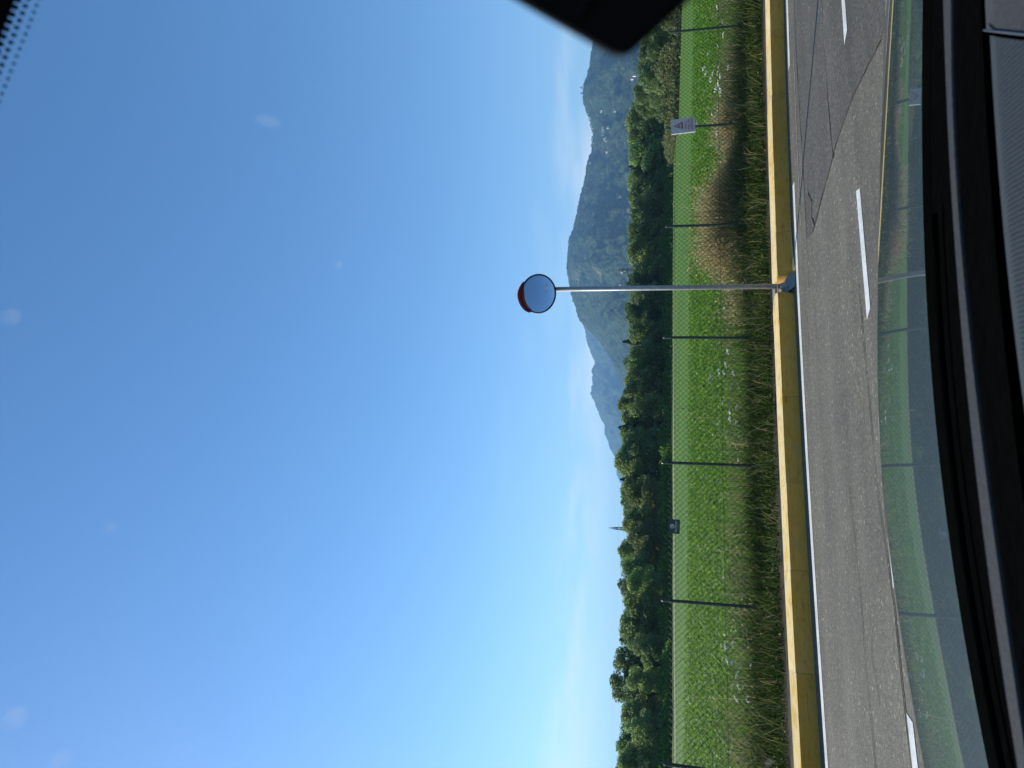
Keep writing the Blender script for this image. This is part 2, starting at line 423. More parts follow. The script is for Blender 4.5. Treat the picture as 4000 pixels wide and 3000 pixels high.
def strip(name, n0, n1, a0, a1, z, mat_, parent=None, steps=60, f=rp):
    A = np.linspace(a0, a1, steps + 1); v_, fc = [], []
    for a in A: v_ += [f(a, n0, z), f(a, n1, z)]
    fc = [(2 * i, 2 * i + 2, 2 * i + 3, 2 * i + 1) for i in range(steps)]
    return mesh(name, v_, fc, [mat_], parent)
road = strip('road', -32, 9.72, -42, 50, 0.0, M['asphalt'])
tag(road, 'grey asphalt road in front of the yellow kerb', kind='structure')
# older, darker surface to the right of a diagonal seam
ps = [(5.05, -30), (5.03, 4.0), (5.02, 5.25), (5.16, 6.2), (5.15, 6.83), (4.95, 7.65), (4.80, 8.25), (4.9, 8.62), (5.4, 8.64), (6.2, 8.62), (8.3, 8.66), (9.0, 8.60), (11.5, 8.58), (14, 8.55)]
v = [rs(a, n_, 0.004) for a, n_ in ps] + [rs(30, 6.8, 0.004), rs(30, -30, 0.004)]
bm = bmesh.new(); bm.faces.new([bm.verts.new(q) for q in v]); bmesh.ops.triangulate(bm, faces=bm.faces[:])
me = bpy.data.meshes.new('asphalt_patch'); bm.to_mesh(me); bm.free()
patch = link('asphalt_patch', me, road, [M['asphalt_old']]); tag(patch, 'older darker asphalt right of the seam')
strip('edge_line', 9.25, 9.385, -8, 4.93, 0.004, M['road_paint'], road, 40)
strip('edge_line', 9.25, 9.375, 4.93, 6.22, 0.004, M['road_paint'], road, 20)
strip('edge_line', 9.25, 9.375, 8.25, 20, 0.0045, M['road_paint'], road, 40)
for a0, a1 in ((-2.2, -0.57), (0.36, 1.35), (2.77, 4.15), (5.97, 7.4)):
    z = 0.0085 if a0 > 5 else 0.004
    v = [rp(a0 + 0.05, 6.24, z), rp(a1 - 0.05, 6.24, z), rp(a1, 6.36, z), rp(a0 - 0.02, 6.365, z)]
    mesh('lane_dash', v, [(0, 1, 2, 3)], [M['road_paint']], road)
def crack(pts, w, jit=0.02, z=0.0075):
    P = [];
    for (a0, n0), (a1, n1) in zip(pts[:-1], pts[1:]):
        m_ = max(2, int(abs(a1 - a0) + abs(n1 - n0)) * 9)
        for i in range(m_): t = i / m_; P.append((a0 + (a1 - a0) * t + random.uniform(-jit, jit), n0 + (n1 - n0) * t + random.uniform(-jit, jit)))
    P.append(pts[-1]); v_ = []
    for i, (a, n_) in enumerate(P):
        q, q2 = P[max(i - 1, 0)], P[min(i + 1, len(P) - 1)]
        d = Vector((q2[0] - q[0], q2[1] - q[1])); d = d.normalized() if d.length else Vector((1, 0))
        ww = w * random.uniform(0.1, 0.85); v_ += [rs(a - d.y * ww, n_ + d.x * ww, z), rs(a + d.y * ww, n_ - d.x * ww, z)]
    return mesh('crack', v_, [(2 * i, 2 * i + 2, 2 * i + 3, 2 * i + 1) for i in range(len(P) - 1)], [M['crack']], road)
crack([(14, 7.2), (7.14, 7.09), (6.76, 7.15), (6.26, 7.11), (5.5, 7.11), (5.04, 7.06)], 0.013)
crack([(12, 8.55), (8.94, 8.54), (8.34, 8.62), (6.25, 8.60), (5.61, 8.57), (4.8, 8.62), (4.2, 8.62)], 0.012, 0.01)
crack([(3.2, 6.52), (2.17, 6.49), (1.55, 6.46), (0.98, 6.42), (0.44, 6.29), (-0.05, 6.23), (-0.6, 6.2), (-2.5, 6.0)], 0.017, 0.012)
crack([(1.4, 7.33), (1.08, 7.32), (0.73, 7.27), (0.49, 7.22), (-0.3, 7.19), (-1.2, 7.12)], 0.008, 0.02)
crack([(0.4, 7.05), (0.1, 6.95), (-0.2, 7.0), (-0.6, 6.85)], 0.006, 0.03)
crack([(5.0, 5.3), (5.16, 6.2), (5.15, 6.83), (4.95, 7.65), (4.80, 8.25)], 0.010, 0.012)
crack([(5.45, 8.35), (5.2, 8.22), (5.0, 8.25), (4.85, 8.15)], 0.03, 0.03)
crack([(4.0, 8.9), (3.7, 8.78), (3.45, 8.82)], 0.006, 0.02)
# thin old yellowish marking in front of the kerb, right of the pole
strip('worn_marking', 8.93, 8.965, 5.3, 8.2, 0.0045, simple('worn_marking', (0.16, 0.155, 0.125), (0.33, 0.32, 0.25), 12, 0.7, 0.2), road, 30)

# concrete strip behind the kerb and the bank under the weeds
def bank(name, prof, a0, a1, mat_, steps=70, f=rp):
    A = np.linspace(a0, a1, steps + 1); v_ = []; m_ = len(prof)
    for a in A: v_ += [f(a, n_, z) for n_, z in prof]
    fc = [(i * m_ + j, (i + 1) * m_ + j, (i + 1) * m_ + j + 1, i * m_ + j + 1) for i in range(steps) for j in range(m_ - 1)]
    return mesh(name, v_, fc, [mat_])
cs = bank('concrete_footing', [(9.69, -0.04), (9.70, 0.006), (10.12, 0.125), (10.16, 0.175), (10.36, 0.18), (10.36, -0.05)], -14, 26, M['concrete'])
tag(cs, 'grey concrete footing strip between kerb and fence', kind='structure')
vg = bank('verge', [(10.36, 0.12), (10.9, 0.12), (11.8, 0.04), (13.2, 0.0), (15.5, -0.025), (15.6, -0.06)], -26, 38, M['soil'])
tag(vg, 'soil bank under the weeds along the fence', kind='structure')
pv_ = [rp(a, n_, z) for n_, z in ((9.52, 0.0045), (9.62, 0.04), (9.80, 0.115), (10.12, 0.132)) for a in (4.66, 4.78, 4.90)]
pad = mesh('pole_pad', pv_, [(3 * r_ + c_, 3 * r_ + c_ + 1, 3 * r_ + c_ + 4, 3 * r_ + c_ + 3) for r_ in range(3) for c_ in range(2)], [M['concrete']])
tag(pad, 'small sloping concrete pad in the kerb gap at the pole foot', kind='structure')
# pale track and far meadow strip along the tree line
EDGE = [(3900, -70, 66), (3400, -60, 78), (3000, -50, 92), (2250, -32, 118), (1500, 0.6, 162), (700, 60.5, 203), (300, 95, 214), (-300, 150, 235)]
EDGE_Y = np.array([q[0] for q in EDGE])[::-1]; EDGE_X = np.array([q[1] for q in EDGE])[::-1]; EDGE_D = np.array([q[2] for q in EDGE])[::-1]
def edge_at(y): return np.interp(y, EDGE_Y, EDGE_X), np.interp(y, EDGE_Y, EDGE_D)
v = []
ys = np.linspace(3800, 1150, 40)
for y in ys:
    X, D = edge_at(y); s = 0.84 - 0.10 * (y < 2000) * 0
    v += [(X * s, D * s, 0.0), (X * (s - 0.08), D * (s - 0.08), 0.0)]
trk = mesh('dirt_track', v, [(2 * i, 2 * i + 1, 2 * i + 3, 2 * i + 2) for i in range(len(ys) - 1)],
           [simple('dirt_track', (0.20, 0.20, 0.10), (0.34, 0.31, 0.20), 0.6, 0.9, 0.1)])
tag(trk, 'pale dirt track crossing the far end of the field', kind='structure')

# ------------------------------------------------------------------ mountains
def hill_mat(name, forest, meadow, thr, bare, mseed=0.0):
    m_, nt, out = new_mat(name)
    n1 = noise_node(nt, 0.0026, 6, 0.62, dist=0.4); n2 = noise_node(nt, 0.012, 5, 0.65); n3 = noise_node(nt, 0.05, 3, 0.6)
    f_ = ramp(nt, n2.outputs['Fac'], [(0.3, tuple(x * 0.6 for x in forest)), (0.5, forest), (0.7, tuple(x * 1.5 for x in forest))]).outputs[0]
    f_ = mixc(nt, f_, ramp(nt, n3.outputs['Fac'], [(0.34, (0.38, 0.42, 0.46)), (0.62, (1.4, 1.4, 1.3))]).outputs[0], 0.95, 'MULTIPLY')
    mk = ramp(nt, n1.outputs['Fac'], [(thr, (0, 0, 0)), (thr + 0.05, (1, 1, 1))]).outputs[0]
    md = ramp(nt, n2.outputs['Fac'], [(0.35, meadow), (0.65, bare)]).outputs[0]
    c = mixc(nt, f_, md, mk)
    pbsdf(nt, out, c, 0.9, 0.1, bump=n3.outputs['Fac'], bstr=1.0, bdist=16.0)
    return m_
def mountain(name, prof, D, r0, cols, rows, amp, mat_, label, seed, az_pad=0.0):
    P = [ray(x, y) for x, y in prof]
    az = np.array([math.atan2(p[0], p[1]) for p in P]); el = np.array([p[2] / math.hypot(p[0], p[1]) for p in P])
    o_ = np.argsort(az); az, el = az[o_], el[o_]
    A = np.linspace(az[0], az[-1], cols); E_ = np.interp(A, az, el)
    S_ = np.concatenate([np.linspace(0, 1, rows), np.linspace(1, 1.7, rows // 5)[1:]])
    AA, SS = np.meshgrid(A, S_, indexing='ij'); EE = np.repeat(E_[:, None], len(S_), 1)
    rr = D * (r0 + (1 - r0) * SS)
    H_ = D * EE + EYE
    spur = fbm(AA * 16 + seed, SS * 0.9 + seed, 3) * 0.65 + fbm(AA * 46 + SS * 2.2 + seed, SS * 1.3 + 3, 3) * 0.35
    e_ = 0.85 + 1.25 * spur
    h = np.where(SS <= 1, H_ * np.clip(SS, 1e-6, 1) ** e_, H_ * (1 - (SS - 1) * 1.0))
    X, Y = rr * np.sin(AA), rr * np.cos(AA)
    w = np.clip(SS * (1 - SS) * 4, 0, 1)
    h = h + amp * (fbm(X / 420 + seed, Y / 420, 5) - 0.5) * w + amp * 0.55 * (fbm(X / 95, Y / 95 + seed, 4) - 0.5) * np.clip(SS * 3, 0, 1) * np.where(SS <= 1, 0.35 + 0.65 * w, 0.2)
    h = h + (fbm(AA * 900 + seed, SS * 60, 2) - 0.5) * 0.0022 * D * np.clip(SS * 3, 0, 1)
    h = np.where(SS <= 0.001, -6, h)
    m_, n_ = AA.shape
    V = np.stack([X, Y, h], -1).reshape(-1, 3)
    I = np.arange(m_ * n_).reshape(m_, n_)
    F = np.stack([I[:-1, :-1], I[1:, :-1], I[1:, 1:], I[:-1, 1:]], -1).reshape(-1, 4)
    o = npmesh(name, V, Fq=F, mats=[mat_], smooth=True)
    tag(o, label, kind='structure')
    return A, S_, rr, X, Y, h
PROF_A = [(2420, -2600), (2370, -1500), (2330, -700), (2318, -200), (2312, 60), (2310, 158), (2309, 199), (2297, 267), (2277, 335), (2278, 362), (2281, 393), (2298, 443), (2312, 493), (2315, 533), (2312, 592), (2294, 646), (2283, 692), (2269, 741), (2262, 764), (2249, 849), (2240, 899), (2226, 935), (2221, 967), (2215, 1003), (2212, 1030), (2219, 1075), (2224, 1134), (2235, 1179), (2253, 1229), (2280, 1268), (2344, 1333), (2393, 1419), (2420, 1473), (2445, 1540), (2480, 1640), (2530, 1800), (2580, 2000)]
PROF_B = [(2420, 800), (2370, 1000), (2310, 1180), (2278, 1265), (2292, 1329), (2312, 1383), (2320, 1419), (2310, 1478), (2308, 1509), (2311, 1545), (2327, 1590), (2358, 1654), (2367, 1699), (2385, 1753), (2408, 1803), (2425, 1845), (2470, 1940), (2560, 2080)]
PROF_C = [(2540, 1600), (2470, 1720), (2425, 1800), (2413, 1825), (2406, 1855), (2421, 1884), (2440, 1916), (2480, 1975), (2520, 2060), (2570, 2300)]
GA = mountain('mountain', PROF_A, 4200, 0.50, 620, 150, 150, hill_mat('hill_forest', (0.030, 0.050, 0.022), (0.10, 0.11, 0.045), 0.635, (0.16, 0.14, 0.075)), 'broad wooded mountain with pale meadows on its shoulder', 3.1)
GB = mountain('mountain', PROF_B, 8200, 0.60, 300, 70, 260, hill_mat('hill_far', (0.035, 0.052, 0.022), (0.09, 0.10, 0.04), 0.66, (0.12, 0.11, 0.06)), 'bluer wooded ridge behind the broad mountain', 11.7)
GC = mountain('mountain', PROF_C, 10800, 0.75, 160, 40, 300, hill_mat('hill_farthest', (0.04, 0.055, 0.028), (0.09, 0.10, 0.04), 0.7, (0.12, 0.11, 0.06)), 'small farthest blue peak just above the trees', 23.3)

# haze between the field and the mountains
hz, nt, out = new_mat('haze')
pv = nt.nodes.new('ShaderNodeVolumePrincipled')
pv.inputs['Color'].default_value = (0.30, 0.60, 1.0, 1)
pv.inputs['Density'].default_value = 9.5e-5
pv.inputs['Anisotropy'].default_value = 0.2
nt.links.new(pv.outputs[0], out.inputs['Volume'])
v, f_ = box_vf((0, 5600, 500), (22600, 19800, 1020))
haze = mesh('haze', v, f_, [hz])
tag(haze, 'faint blue haze over the whole valley', kind='stuff')

# ================================================================== FAR THINGS
def hill_point(G, x, y):
    A, S_, rr, X, Y, h = G
    d = ray(x, y); az = math.atan2(d[0], d[1]); el = d[2] / math.hypot(d[0], d[1])
    i = int(np.clip(np.searchsorted(A, az), 1, len(A) - 1))
    m_ = S_ <= 1.0
    e_ = (h[i][m_] - EYE) / rr[i][m_]
    j = int(np.argmax(e_ >= el)) if (e_ >= el).any() else int(np.argmax(e_))
    return Vector((X[i][j], Y[i][j], h[i][j]))
def house_mesh(w, d, hgt, name='house'):
    b = MB(); z0 = -6
    b.add([(-w / 2, -d / 2, z0), (w / 2, -d / 2, z0), (w / 2, d / 2, z0), (-w / 2, d / 2, z0), (-w / 2, -d / 2, hgt), (w / 2, -d / 2, hgt), (w / 2, d / 2, hgt), (-w / 2, d / 2, hgt), (-w / 2, 0, hgt + d * 0.25), (w / 2, 0, hgt + d * 0.25)],
          [(0, 1, 5, 4), (2, 3, 7, 6), (1, 2, 6, 9, 5), (3, 0, 4, 8, 7)], 0)
    e_ = 0.8
    b.add([(-w / 2 - e_, -d / 2 - e_, hgt - e_ * 0.4), (w / 2 + e_, -d / 2 - e_, hgt - e_ * 0.4), (w / 2 + e_, 0, hgt + d * 0.25 + 0.3), (-w / 2 - e_, 0, hgt + d * 0.25 + 0.3), (w / 2 + e_, d / 2 + e_, hgt - e_ * 0.4), (-w / 2 - e_, d / 2 + e_, hgt - e_ * 0.4)],
          [(0, 1, 2, 3), (3, 2, 4, 5)], 1)
    me = bpy.data.meshes.new(name); me.from_pydata(b.v, [], b.f); me.polygons.foreach_set('material_index', b.i); me.update()
    me.materials.append(M['house_wall']); me.materials.append(M['house_roof']); return me
H1, H2, H3 = house_mesh(10, 8, 6), house_mesh(14, 9, 7), house_mesh(8, 7, 5)
villages = [
 ('ridge village houses', 'tiny pale house in the row along the right-hand ridge crest', [(2300, 447), (2306, 462), (2312, 492), (2317, 505), (2319, 520), (2318, 536), (2316, 550), (2314, 575), (2321, 562), (2308, 640)]),
 ('hillside hamlet houses', 'tiny pale house in the hillside hamlet below the ridge village', [(2358, 500), (2362, 512), (2365, 520), (2361, 530), (2368, 541), (2364, 548), (2371, 552), (2376, 502), (2375, 600)]),
 ('lower slope houses', 'tiny white house low on the mountain just above the treetops', [(2478, 310), (2480, 296), (2405, 432), (2355, 440), (2437, 1065), (2446, 1060), (2430, 1115), (2460, 825), (2430, 770), (2479, 1062), (2444, 1460)]),
]
for gname, lab, pts in villages:
    for x, y in pts:
        p = hill_point(GA, x, y)
        o = link('house', random.choice([H1, H2, H3, H1])); o.location = p; o.rotation_euler = (0, 0, random.uniform(-0.5, 0.5) + math.atan2(-p.x, p.y))
        tag(o, lab, 'house', gname)
for (x0, y), wd, lab in (((2263, 342), 1.6, 'tallest antenna mast on the right-hand summit'), ((2268, 351), 1.2, 'shortest antenna mast in the middle of the summit'), ((2264, 366), 2.2, 'thick antenna mast nearest the pole side of the summit')):
    t_ = at_dist(x0, y, 1.0); d = ray(2283, y)
    p = hill_point(GA, 2290, y); k_ = math.hypot(p.x, p.y)
    dd = ray(x0, y); top = dd[2] / math.hypot(dd[0], dd[1]) * k_ + EYE
    m_ = thing('antenna_mast', lab, 'mast', p, 'antenna masts on the summit')
    b = MB(); b.bar((0, 0, -20), (0, 0, top - p.z), wd, 6, wd * 0.6); b.build('tower', M['lattice'], m_)
    b = MB(); b.bar((0, 0, (top - p.z) * 0.55), (0, 0, (top - p.z) * 0.78), wd * 2.0, 8, wd * 2.0); b.build('antenna_drum', M['lattice'], m_)

def pylon(x_top, y, D, base_w, lab, arm_axis):
    top = at_dist(x_top, y, D); H_ = top[2]
    t_ = thing('pylon', lab, 'pylon', (top[0], top[1], 0), 'power pylons')
    b = MB(); r_ = 0.055 if D < 400 else 0.12
    def wd(z): return base_w * (1 - z / H_) ** 1.0 * 0.5 + 0.22
    zs = [0]; 
    while zs[-1] < H_ - 2.2: zs.append(zs[-1] + max(1.3, wd(zs[-1]) * 1.7))
    zs[-1] = H_ - 1.5
    for z0, z1 in zip(zs[:-1], zs[1:]):
        c0 = [Vector((sx * wd(z0), sy * wd(z0), z0)) for sx, sy in ((-1, -1), (1, -1), (1, 1), (-1, 1))]
        c1 = [Vector((sx * wd(z1), sy * wd(z1), z1)) for sx, sy in ((-1, -1), (1, -1), (1, 1), (-1, 1))]
        for i in range(4):
            b.bar(c0[i], c1[i], r_ * 1.3, 4); j = (i + 1) % 4
            b.bar(c0[i], c1[j], r_ * 0.8, 3); b.bar(c0[j], c1[i], r_ * 0.8, 3); b.bar(c1[i], c1[j], r_ * 0.7, 3)
    for sx, sy in ((-1, -1), (1, -1), (1, 1), (-1, 1)): b.bar((sx * wd(zs[-1]), sy * wd(zs[-1]), zs[-1]), (0, 0, H_), r_, 4)
    b.build('lattice_tower', M['lattice'], t_)
    ends = []
    for fz, L in ((0.88, 3.2), (0.78, 4.0), (0.66, 3.4)):
        z = H_ * fz; b = MB(); w_ = wd(z)
        for s in (-1, 1):
            e_ = Vector((math.cos(arm_axis) * L * s, math.sin(arm_axis) * L * s, z))
            for q in (-1, 1):
                b.bar(Vector((-math.sin(arm_axis) * w_ * q, math.cos(arm_axis) * w_ * q, z - 0.4)), e_, r_, 4)
                b.bar(Vector((-math.sin(arm_axis) * w_ * q, math.cos(arm_axis) * w_ * q, z + 0.8)), e_, r_, 4)
            b.bar(e_, e_ - Vector((0, 0, 1.4)), 0.10, 6)
            ends.append(Vector((top[0], top[1], 0)) + e_ - Vector((0, 0, 1.4)))
        b.build('crossarm', M['lattice'], t_)
    return ends, Vector((top[0], top[1], 0))
E1, pb1 = pylon(2377, 2062, 300, 3.2, 'grey lattice pylon against the sky, left of the mountains', R(105))
E2, pb2 = pylon(2410, 1056, 620, 6.0, 'dark lattice pylon in front of the mountain, beside the mirror pole', R(40))
wire_names = ['upper', 'upper', 'middle', 'middle', 'lower', 'lower']
for i, e1 in enumerate(E1):
    if i % 2: continue
    for s, far in ((-1, Vector((-330, 250, 0))), (1, Vector((150, 520, 0)))):
        e2 = Vector((far.x, far.y, e1.z + (2 if s < 0 else 0)))
        pts = []
        for k_ in range(25):
            t = k_ / 24; p = e1.lerp(e2, t); p.z -= 7.0 * 4 * t * (1 - t); pts.append(p)
        b = MB(); b.tube(pts, 0.035, 4)
        tag(b.build('power_cable', M['wire']), '%s power cable running %s from the sky-backed pylon' % (wire_names[i], 'off over the left-hand trees' if s < 0 else 'towards the mountains'), 'cable', 'power cables')

# ------------------------------------------------------------------ trees
def leaf_cloud(P, Nrm, size, rnd=0.6, rng=RNG, aspect=0.75):
    """one small folded leaf-clump quad at each point"""
    n_ = len(P)
    d = Nrm + rng.normal(0, rnd, (n_, 3)); d /= np.linalg.norm(d, axis=1)[:, None]
    r_ = rng.normal(0, 1, (n_, 3)); a = np.cross(d, r_); a /= np.linalg.norm(a, axis=1)[:, None]; b = np.cross(d, a)
    s = (size * rng.uniform(0.55, 1.35, n_))[:, None] * 0.5
    V = np.stack([P - a * s, P - b * s * aspect + d * s * 0.15, P + a * s, P + b * s * aspect + d * s * 0.15], 1).reshape(-1, 3)
    return V, np.arange(n_ * 4).reshape(-1, 4)
def crown_pts(kind, rng, N):
    P, Nn = [], []
    if kind == 'conifer':
        z = rng.random(N) ** 0.75; ang = rng.uniform(0, 2 * math.pi, N)
        tier = 0.75 + 0.25 * np.abs(((z * 11) % 1.0) - 0.2)
        rad = 0.22 * (1 - z) ** 0.85 * tier * (0.55 + 0.45 * rng.random(N) ** 0.4) * (1 + 0.25 * np.sin(ang * 5 + z * 30)) + 0.006
        P = np.stack([rad * np.cos(ang), rad * np.sin(ang), 0.06 + z * 0.94], 1)
        Nn = np.stack([np.cos(ang), np.sin(ang), np.full(N, 0.3)], 1)
        return P, Nn
    lobes = []
    wide = {'round': 0.34, 'tall': 0.22, 'broad': 0.42}[kind]
    lean = rng.uniform(-0.06, 0.06, 2); sq = rng.uniform(0.75, 1.25)
    for i in range(46):
        z = rng.uniform(0.14, 0.96); ang = rng.uniform(0, 2 * math.pi)
        env = wide * max(0.06, 1 - abs((z - 0.46) / 0.54) ** (1.7 * sq)) ** 0.6
        rr = env * rng.uniform(0.35, 1.02)
        lobes.append((rr * math.cos(ang) + lean[0] * z, rr * math.sin(ang) + lean[1] * z, z, rng.uniform(0.06, 0.145) * (1.1 if kind != 'tall' else 0.8)))
    lobes.append((0, 0, 0.48, wide * 0.62)); lobes.append((0, 0, 0.28, wide * 0.6))
    w = np.array([l[3] ** 2 for l in lobes]); pick = rng.choice(len(lobes), N, p=w / w.sum())
    L = np.array(lobes)[pick]
    d = rng.normal(0, 1, (N, 3)); d[:, 2] += 0.35; d /= np.linalg.norm(d, axis=1)[:, None]
    rad = L[:, 3] * (0.62 + 0.55 * rng.random(N) ** 0.8); P = L[:, :3] + d * rad[:, None] * np.array([1, 1, 0.85])
    P[:, 2] = np.maximum(P[:, 2], 0.03 + 0.05 * rng.random(N))
    return P, d
def crown_mesh(kind, seed, N, size, mat_):
    rng = np.random.default_rng(seed)
    P, Nn = crown_pts(kind, rng, N); V, F = leaf_cloud(P, Nn, size, 0.40, rng)
    o = npmesh('crown', V, Fq=F, mats=[mat_]); me = o.data; bpy.data.objects.remove(o); return me
def trunk_mesh(seed, conifer=False):
    rng = random.Random(seed); b = MB(); top = 0.93 if conifer else 0.62
    pts = [(0, 0, -0.05)]; 
    for k_ in range(1, 6): pts.append((rng.uniform(-0.015, 0.015), rng.uniform(-0.015, 0.015), top * k_ / 5))
    b.tube(pts, [0.026, 0.021, 0.018, 0.014, 0.010, 0.005], 7)
    if not conifer:
        for k_ in range(7):
            z = rng.uniform(0.15, 0.5); a = rng.uniform(0, 6.28); L = rng.uniform(0.12, 0.26)
            p = Vector((0, 0, z)); q = p + Vector((math.cos(a) * L * 0.5, math.sin(a) * L * 0.5, L * 0.5)); q2 = p + Vector((math.cos(a) * L, math.sin(a) * L, L * 1.1))
            b.tube([p, q, q2], [0.009, 0.006, 0.003], 5)
    o = b.build('trunk', M['bark'], smooth=True); me = o.data; bpy.data.objects.remove(o); return me
CR = {'round': [crown_mesh('round', s, 11000, 0.036, M['leaf_a']) for s in (1, 2)] + [crown_mesh('round', 3, 11000, 0.036, M['leaf_b'])],
      'silver': [crown_mesh('round', 8, 11000, 0.036, M['leaf_c'])],
      'broad': [crown_mesh('broad', 4, 12000, 0.036, M['leaf_b']), crown_mesh('broad', 5, 12000, 0.036, M['leaf_a'])],
      'tall': [crown_mesh('tall', 6, 8000, 0.032, M['leaf_a']), crown_mesh('tall', 7, 8000, 0.032, M['leaf_b'])],
      'conifer': [crown_mesh('conifer', 9, 8000, 0.032, M['leaf_d'])]}
TR = [trunk_mesh(s) for s in (1, 2, 3)]; TRC = trunk_mesh(5, True)
# (photo row, treetop, kind, how far behind the field edge, width factor)
trees = [(3060, 2420, 'broad', 6, 1.0), (2985, 2428, 'round', 2, 1.0), (2905, 2418, 'round', 9, 1.1), (2850, 2452, 'silver', 1, 0.9), (2790, 2440, 'round', 4, 1.0), (2705, 2402, 'broad', 12, 1.1),
         (2660, 2455, 'round', 1, 0.9), (2590, 2414, 'broad', 10, 1.0), (2540, 2462, 'silver', 1, 0.9), (2500, 2432, 'tall', 9, 1.0), (2450, 2434, 'round', 5, 1.1), (2385, 2444, 'round', 2, 1.0), (2315, 2424, 'tall', 8, 1.2),
         (2280, 2462, 'round', 1, 1.0), (2235, 2440, 'round', 6, 1.0), (2165, 2432, 'broad', 9, 0.9), (2110, 2462, 'silver', 1, 1.0), (2040, 2446, 'round', 6, 1.0), (1985, 2436, 'tall', 8, 1.0), (1930, 2442, 'round', 3, 1.1),
         (1880, 2430, 'conifer', 9, 1.0), (1830, 2416, 'round', 9, 1.0), (1785, 2424, 'tall', 5, 1.2), (1735, 2444, 'round', 2, 1.0), (1705, 2432, 'tall', 10, 1.1), (1675, 2424, 'conifer', 10, 1.2), (1645, 2436, 'tall', 9, 1.0),
         (1600, 2462, 'round', 2, 1.0), (1570, 2428, 'round', 10, 0.75), (1520, 2446, 'tall', 3, 1.2), (1475, 2450, 'round', 6, 1.0), (1425, 2448, 'tall', 10, 1.1), (1395, 2466, 'broad', 2, 0.9), (1335, 2440, 'conifer', 9, 1.1),
         (1305, 2470, 'round', 3, 1.1), (1255, 2456, 'tall', 7, 1.1), (1215, 2452, 'round', 8, 0.9), (1170, 2470, 'silver', 2, 1.1), (1105, 2458, 'round', 7, 1.1), (1050, 2482, 'round', 2, 1.0), (1000, 2464, 'broad', 6, 1.0),
         (945, 2468, 'tall', 7, 1.2), (900, 2464, 'round', 4, 1.1), (850, 2476, 'round', 7, 1.0), (800, 2474, 'broad', 3, 0.9), (745, 2464, 'round', 6, 1.0), (695, 2466, 'tall', 8, 1.2), (645, 2462, 'conifer', 9, 1.0), (610, 2470, 'round', 4, 1.2),
         (555, 2464, 'conifer', 6, 1.1), (520, 2466, 'broad', 8, 0.9), (455, 2456, 'round', 9, 1.2)]
_more = []
for (y0, t0, k0_, b0, w0), (y1, t1, k1_, b1, w1) in zip(trees[:-1], trees[1:]):
    if y0 - y1 > 34: _more.append(((y0 + y1) / 2 + random.uniform(-6, 6), max(t0, t1) + random.uniform(-4, 8), random.choice(['round', 'broad', 'round', 'tall']), 13 + random.uniform(0, 5), 1.15))
trees = sorted(trees + _more, key=lambda q: -q[0])
right_trees = [(410, 2480, 'round', 150, 1.1), (360, 2474, 'broad', 138, 0.9), (300, 2490, 'silver', 128, 1.1), (250, 2484, 'round', 136, 1.1), (195, 2492, 'broad', 126, 0.9), (135, 2500, 'round', 130, 1.1), (75, 2500, 'broad', 124, 1.0), (15, 2496, 'round', 128, 1.2)]
LOOK = {'round': 'round leafy', 'silver': 'pale silvery', 'broad': 'broad spreading', 'tall': 'narrow upright', 'conifer': 'dark pointed'}
ORD = ['first', 'second', 'third', 'fourth', 'fifth', 'sixth', 'seventh', 'eighth', 'ninth', 'tenth', 'eleventh', 'twelfth', '13th', '14th', '15th', '16th', '17th', '18th', '19th', '20th'] + ['%d%s' % (k, {1: 'st', 2: 'nd', 3: 'rd'}.get(k % 10, 'th')) for k in range(21, 60)]
count = {}
def place_tree(y, x_top, kind, X, D, wf, label, i):
    s = math.hypot(X, D); H_ = (horizon(y) - x_top) / 2715.0 * D + EYE
    H_ = max(H_, 4.0) * 1.03
    t_ = thing('conifer_tree' if kind == 'conifer' else 'broadleaf_tree', label, 'tree', (X, D, GZ), 'trees along the field edge', rz=random.uniform(0, 6.28))
    w_ = H_ * wf * random.uniform(0.92, 1.08)
    c_ = link('crown', random.choice(CR[kind]), t_); c_.scale = (w_, w_, H_)
    k_ = link('trunk', TRC if kind == 'conifer' else random.choice(TR), t_); k_.scale = (w_ * 0.9, w_ * 0.9, H_)
for i, (y, x_top, kind, back, wf) in enumerate(trees):
    X, D = edge_at(y); s = (D + back) / D; d = ray(2590, y); D2 = D * s; X2 = d[0] / d[1] * D2
    count[kind] = count.get(kind, 0) + 1
    place_tree(y, x_top, kind, X2, D2, wf, "%s tree at the field edge, %s of its kind from the photo's bottom edge" % (LOOK[kind], ORD[count[kind] - 1]), i)
for i, (y, x_top, kind, D2, wf) in enumerate([(a_, b_ + 14, c_, d_, e_) for a_, b_, c_, d_, e_ in right_trees]):
    d = ray(2590, y); X2 = d[0] / d[1] * D2
    place_tree(y, x_top, kind, X2, D2, wf, "%s tree behind the warning-sign end scrub, %s from the photo's top edge" % (LOOK[kind], ORD[len(right_trees) - 1 - i]), i)

# undergrowth: one leafy mass along the foot of the trees, and brownish scrub on the right
def mass(name, pts_fn, N, size, mat_, label, cat):
    P, Nn = pts_fn(N); V, F = leaf_cloud(P, Nn, size, 0.7)
    return tag(npmesh(name, V, Fq=F, mats=[mat_]), label, cat, kind='stuff')
def under_pts(N):
    y = RNG.uniform(430, 3500, N); X, D = edge_at(y)
    depth = RNG.uniform(-2.5, 4.0, N)
    hgt = 0.8 + 2.6 * fbm(y / 60.0, y * 0 + 3.3, 3) ** 1.5 * (D / 110)
    z = hgt * RNG.random(N) ** 0.7 * np.clip(1 - (np.abs(depth - 1) / 4) ** 2, 0.1, 1)
    s = (D + depth) / D
    return np.stack([X * s, D * s, z], 1), np.stack([X * 0 + 0.1, X * 0 - 0.6, X * 0 + 0.6], 1)
mass('undergrowth', under_pts, 52000, 0.40, M['under'], 'leafy undergrowth along the foot of the far trees', 'undergrowth')
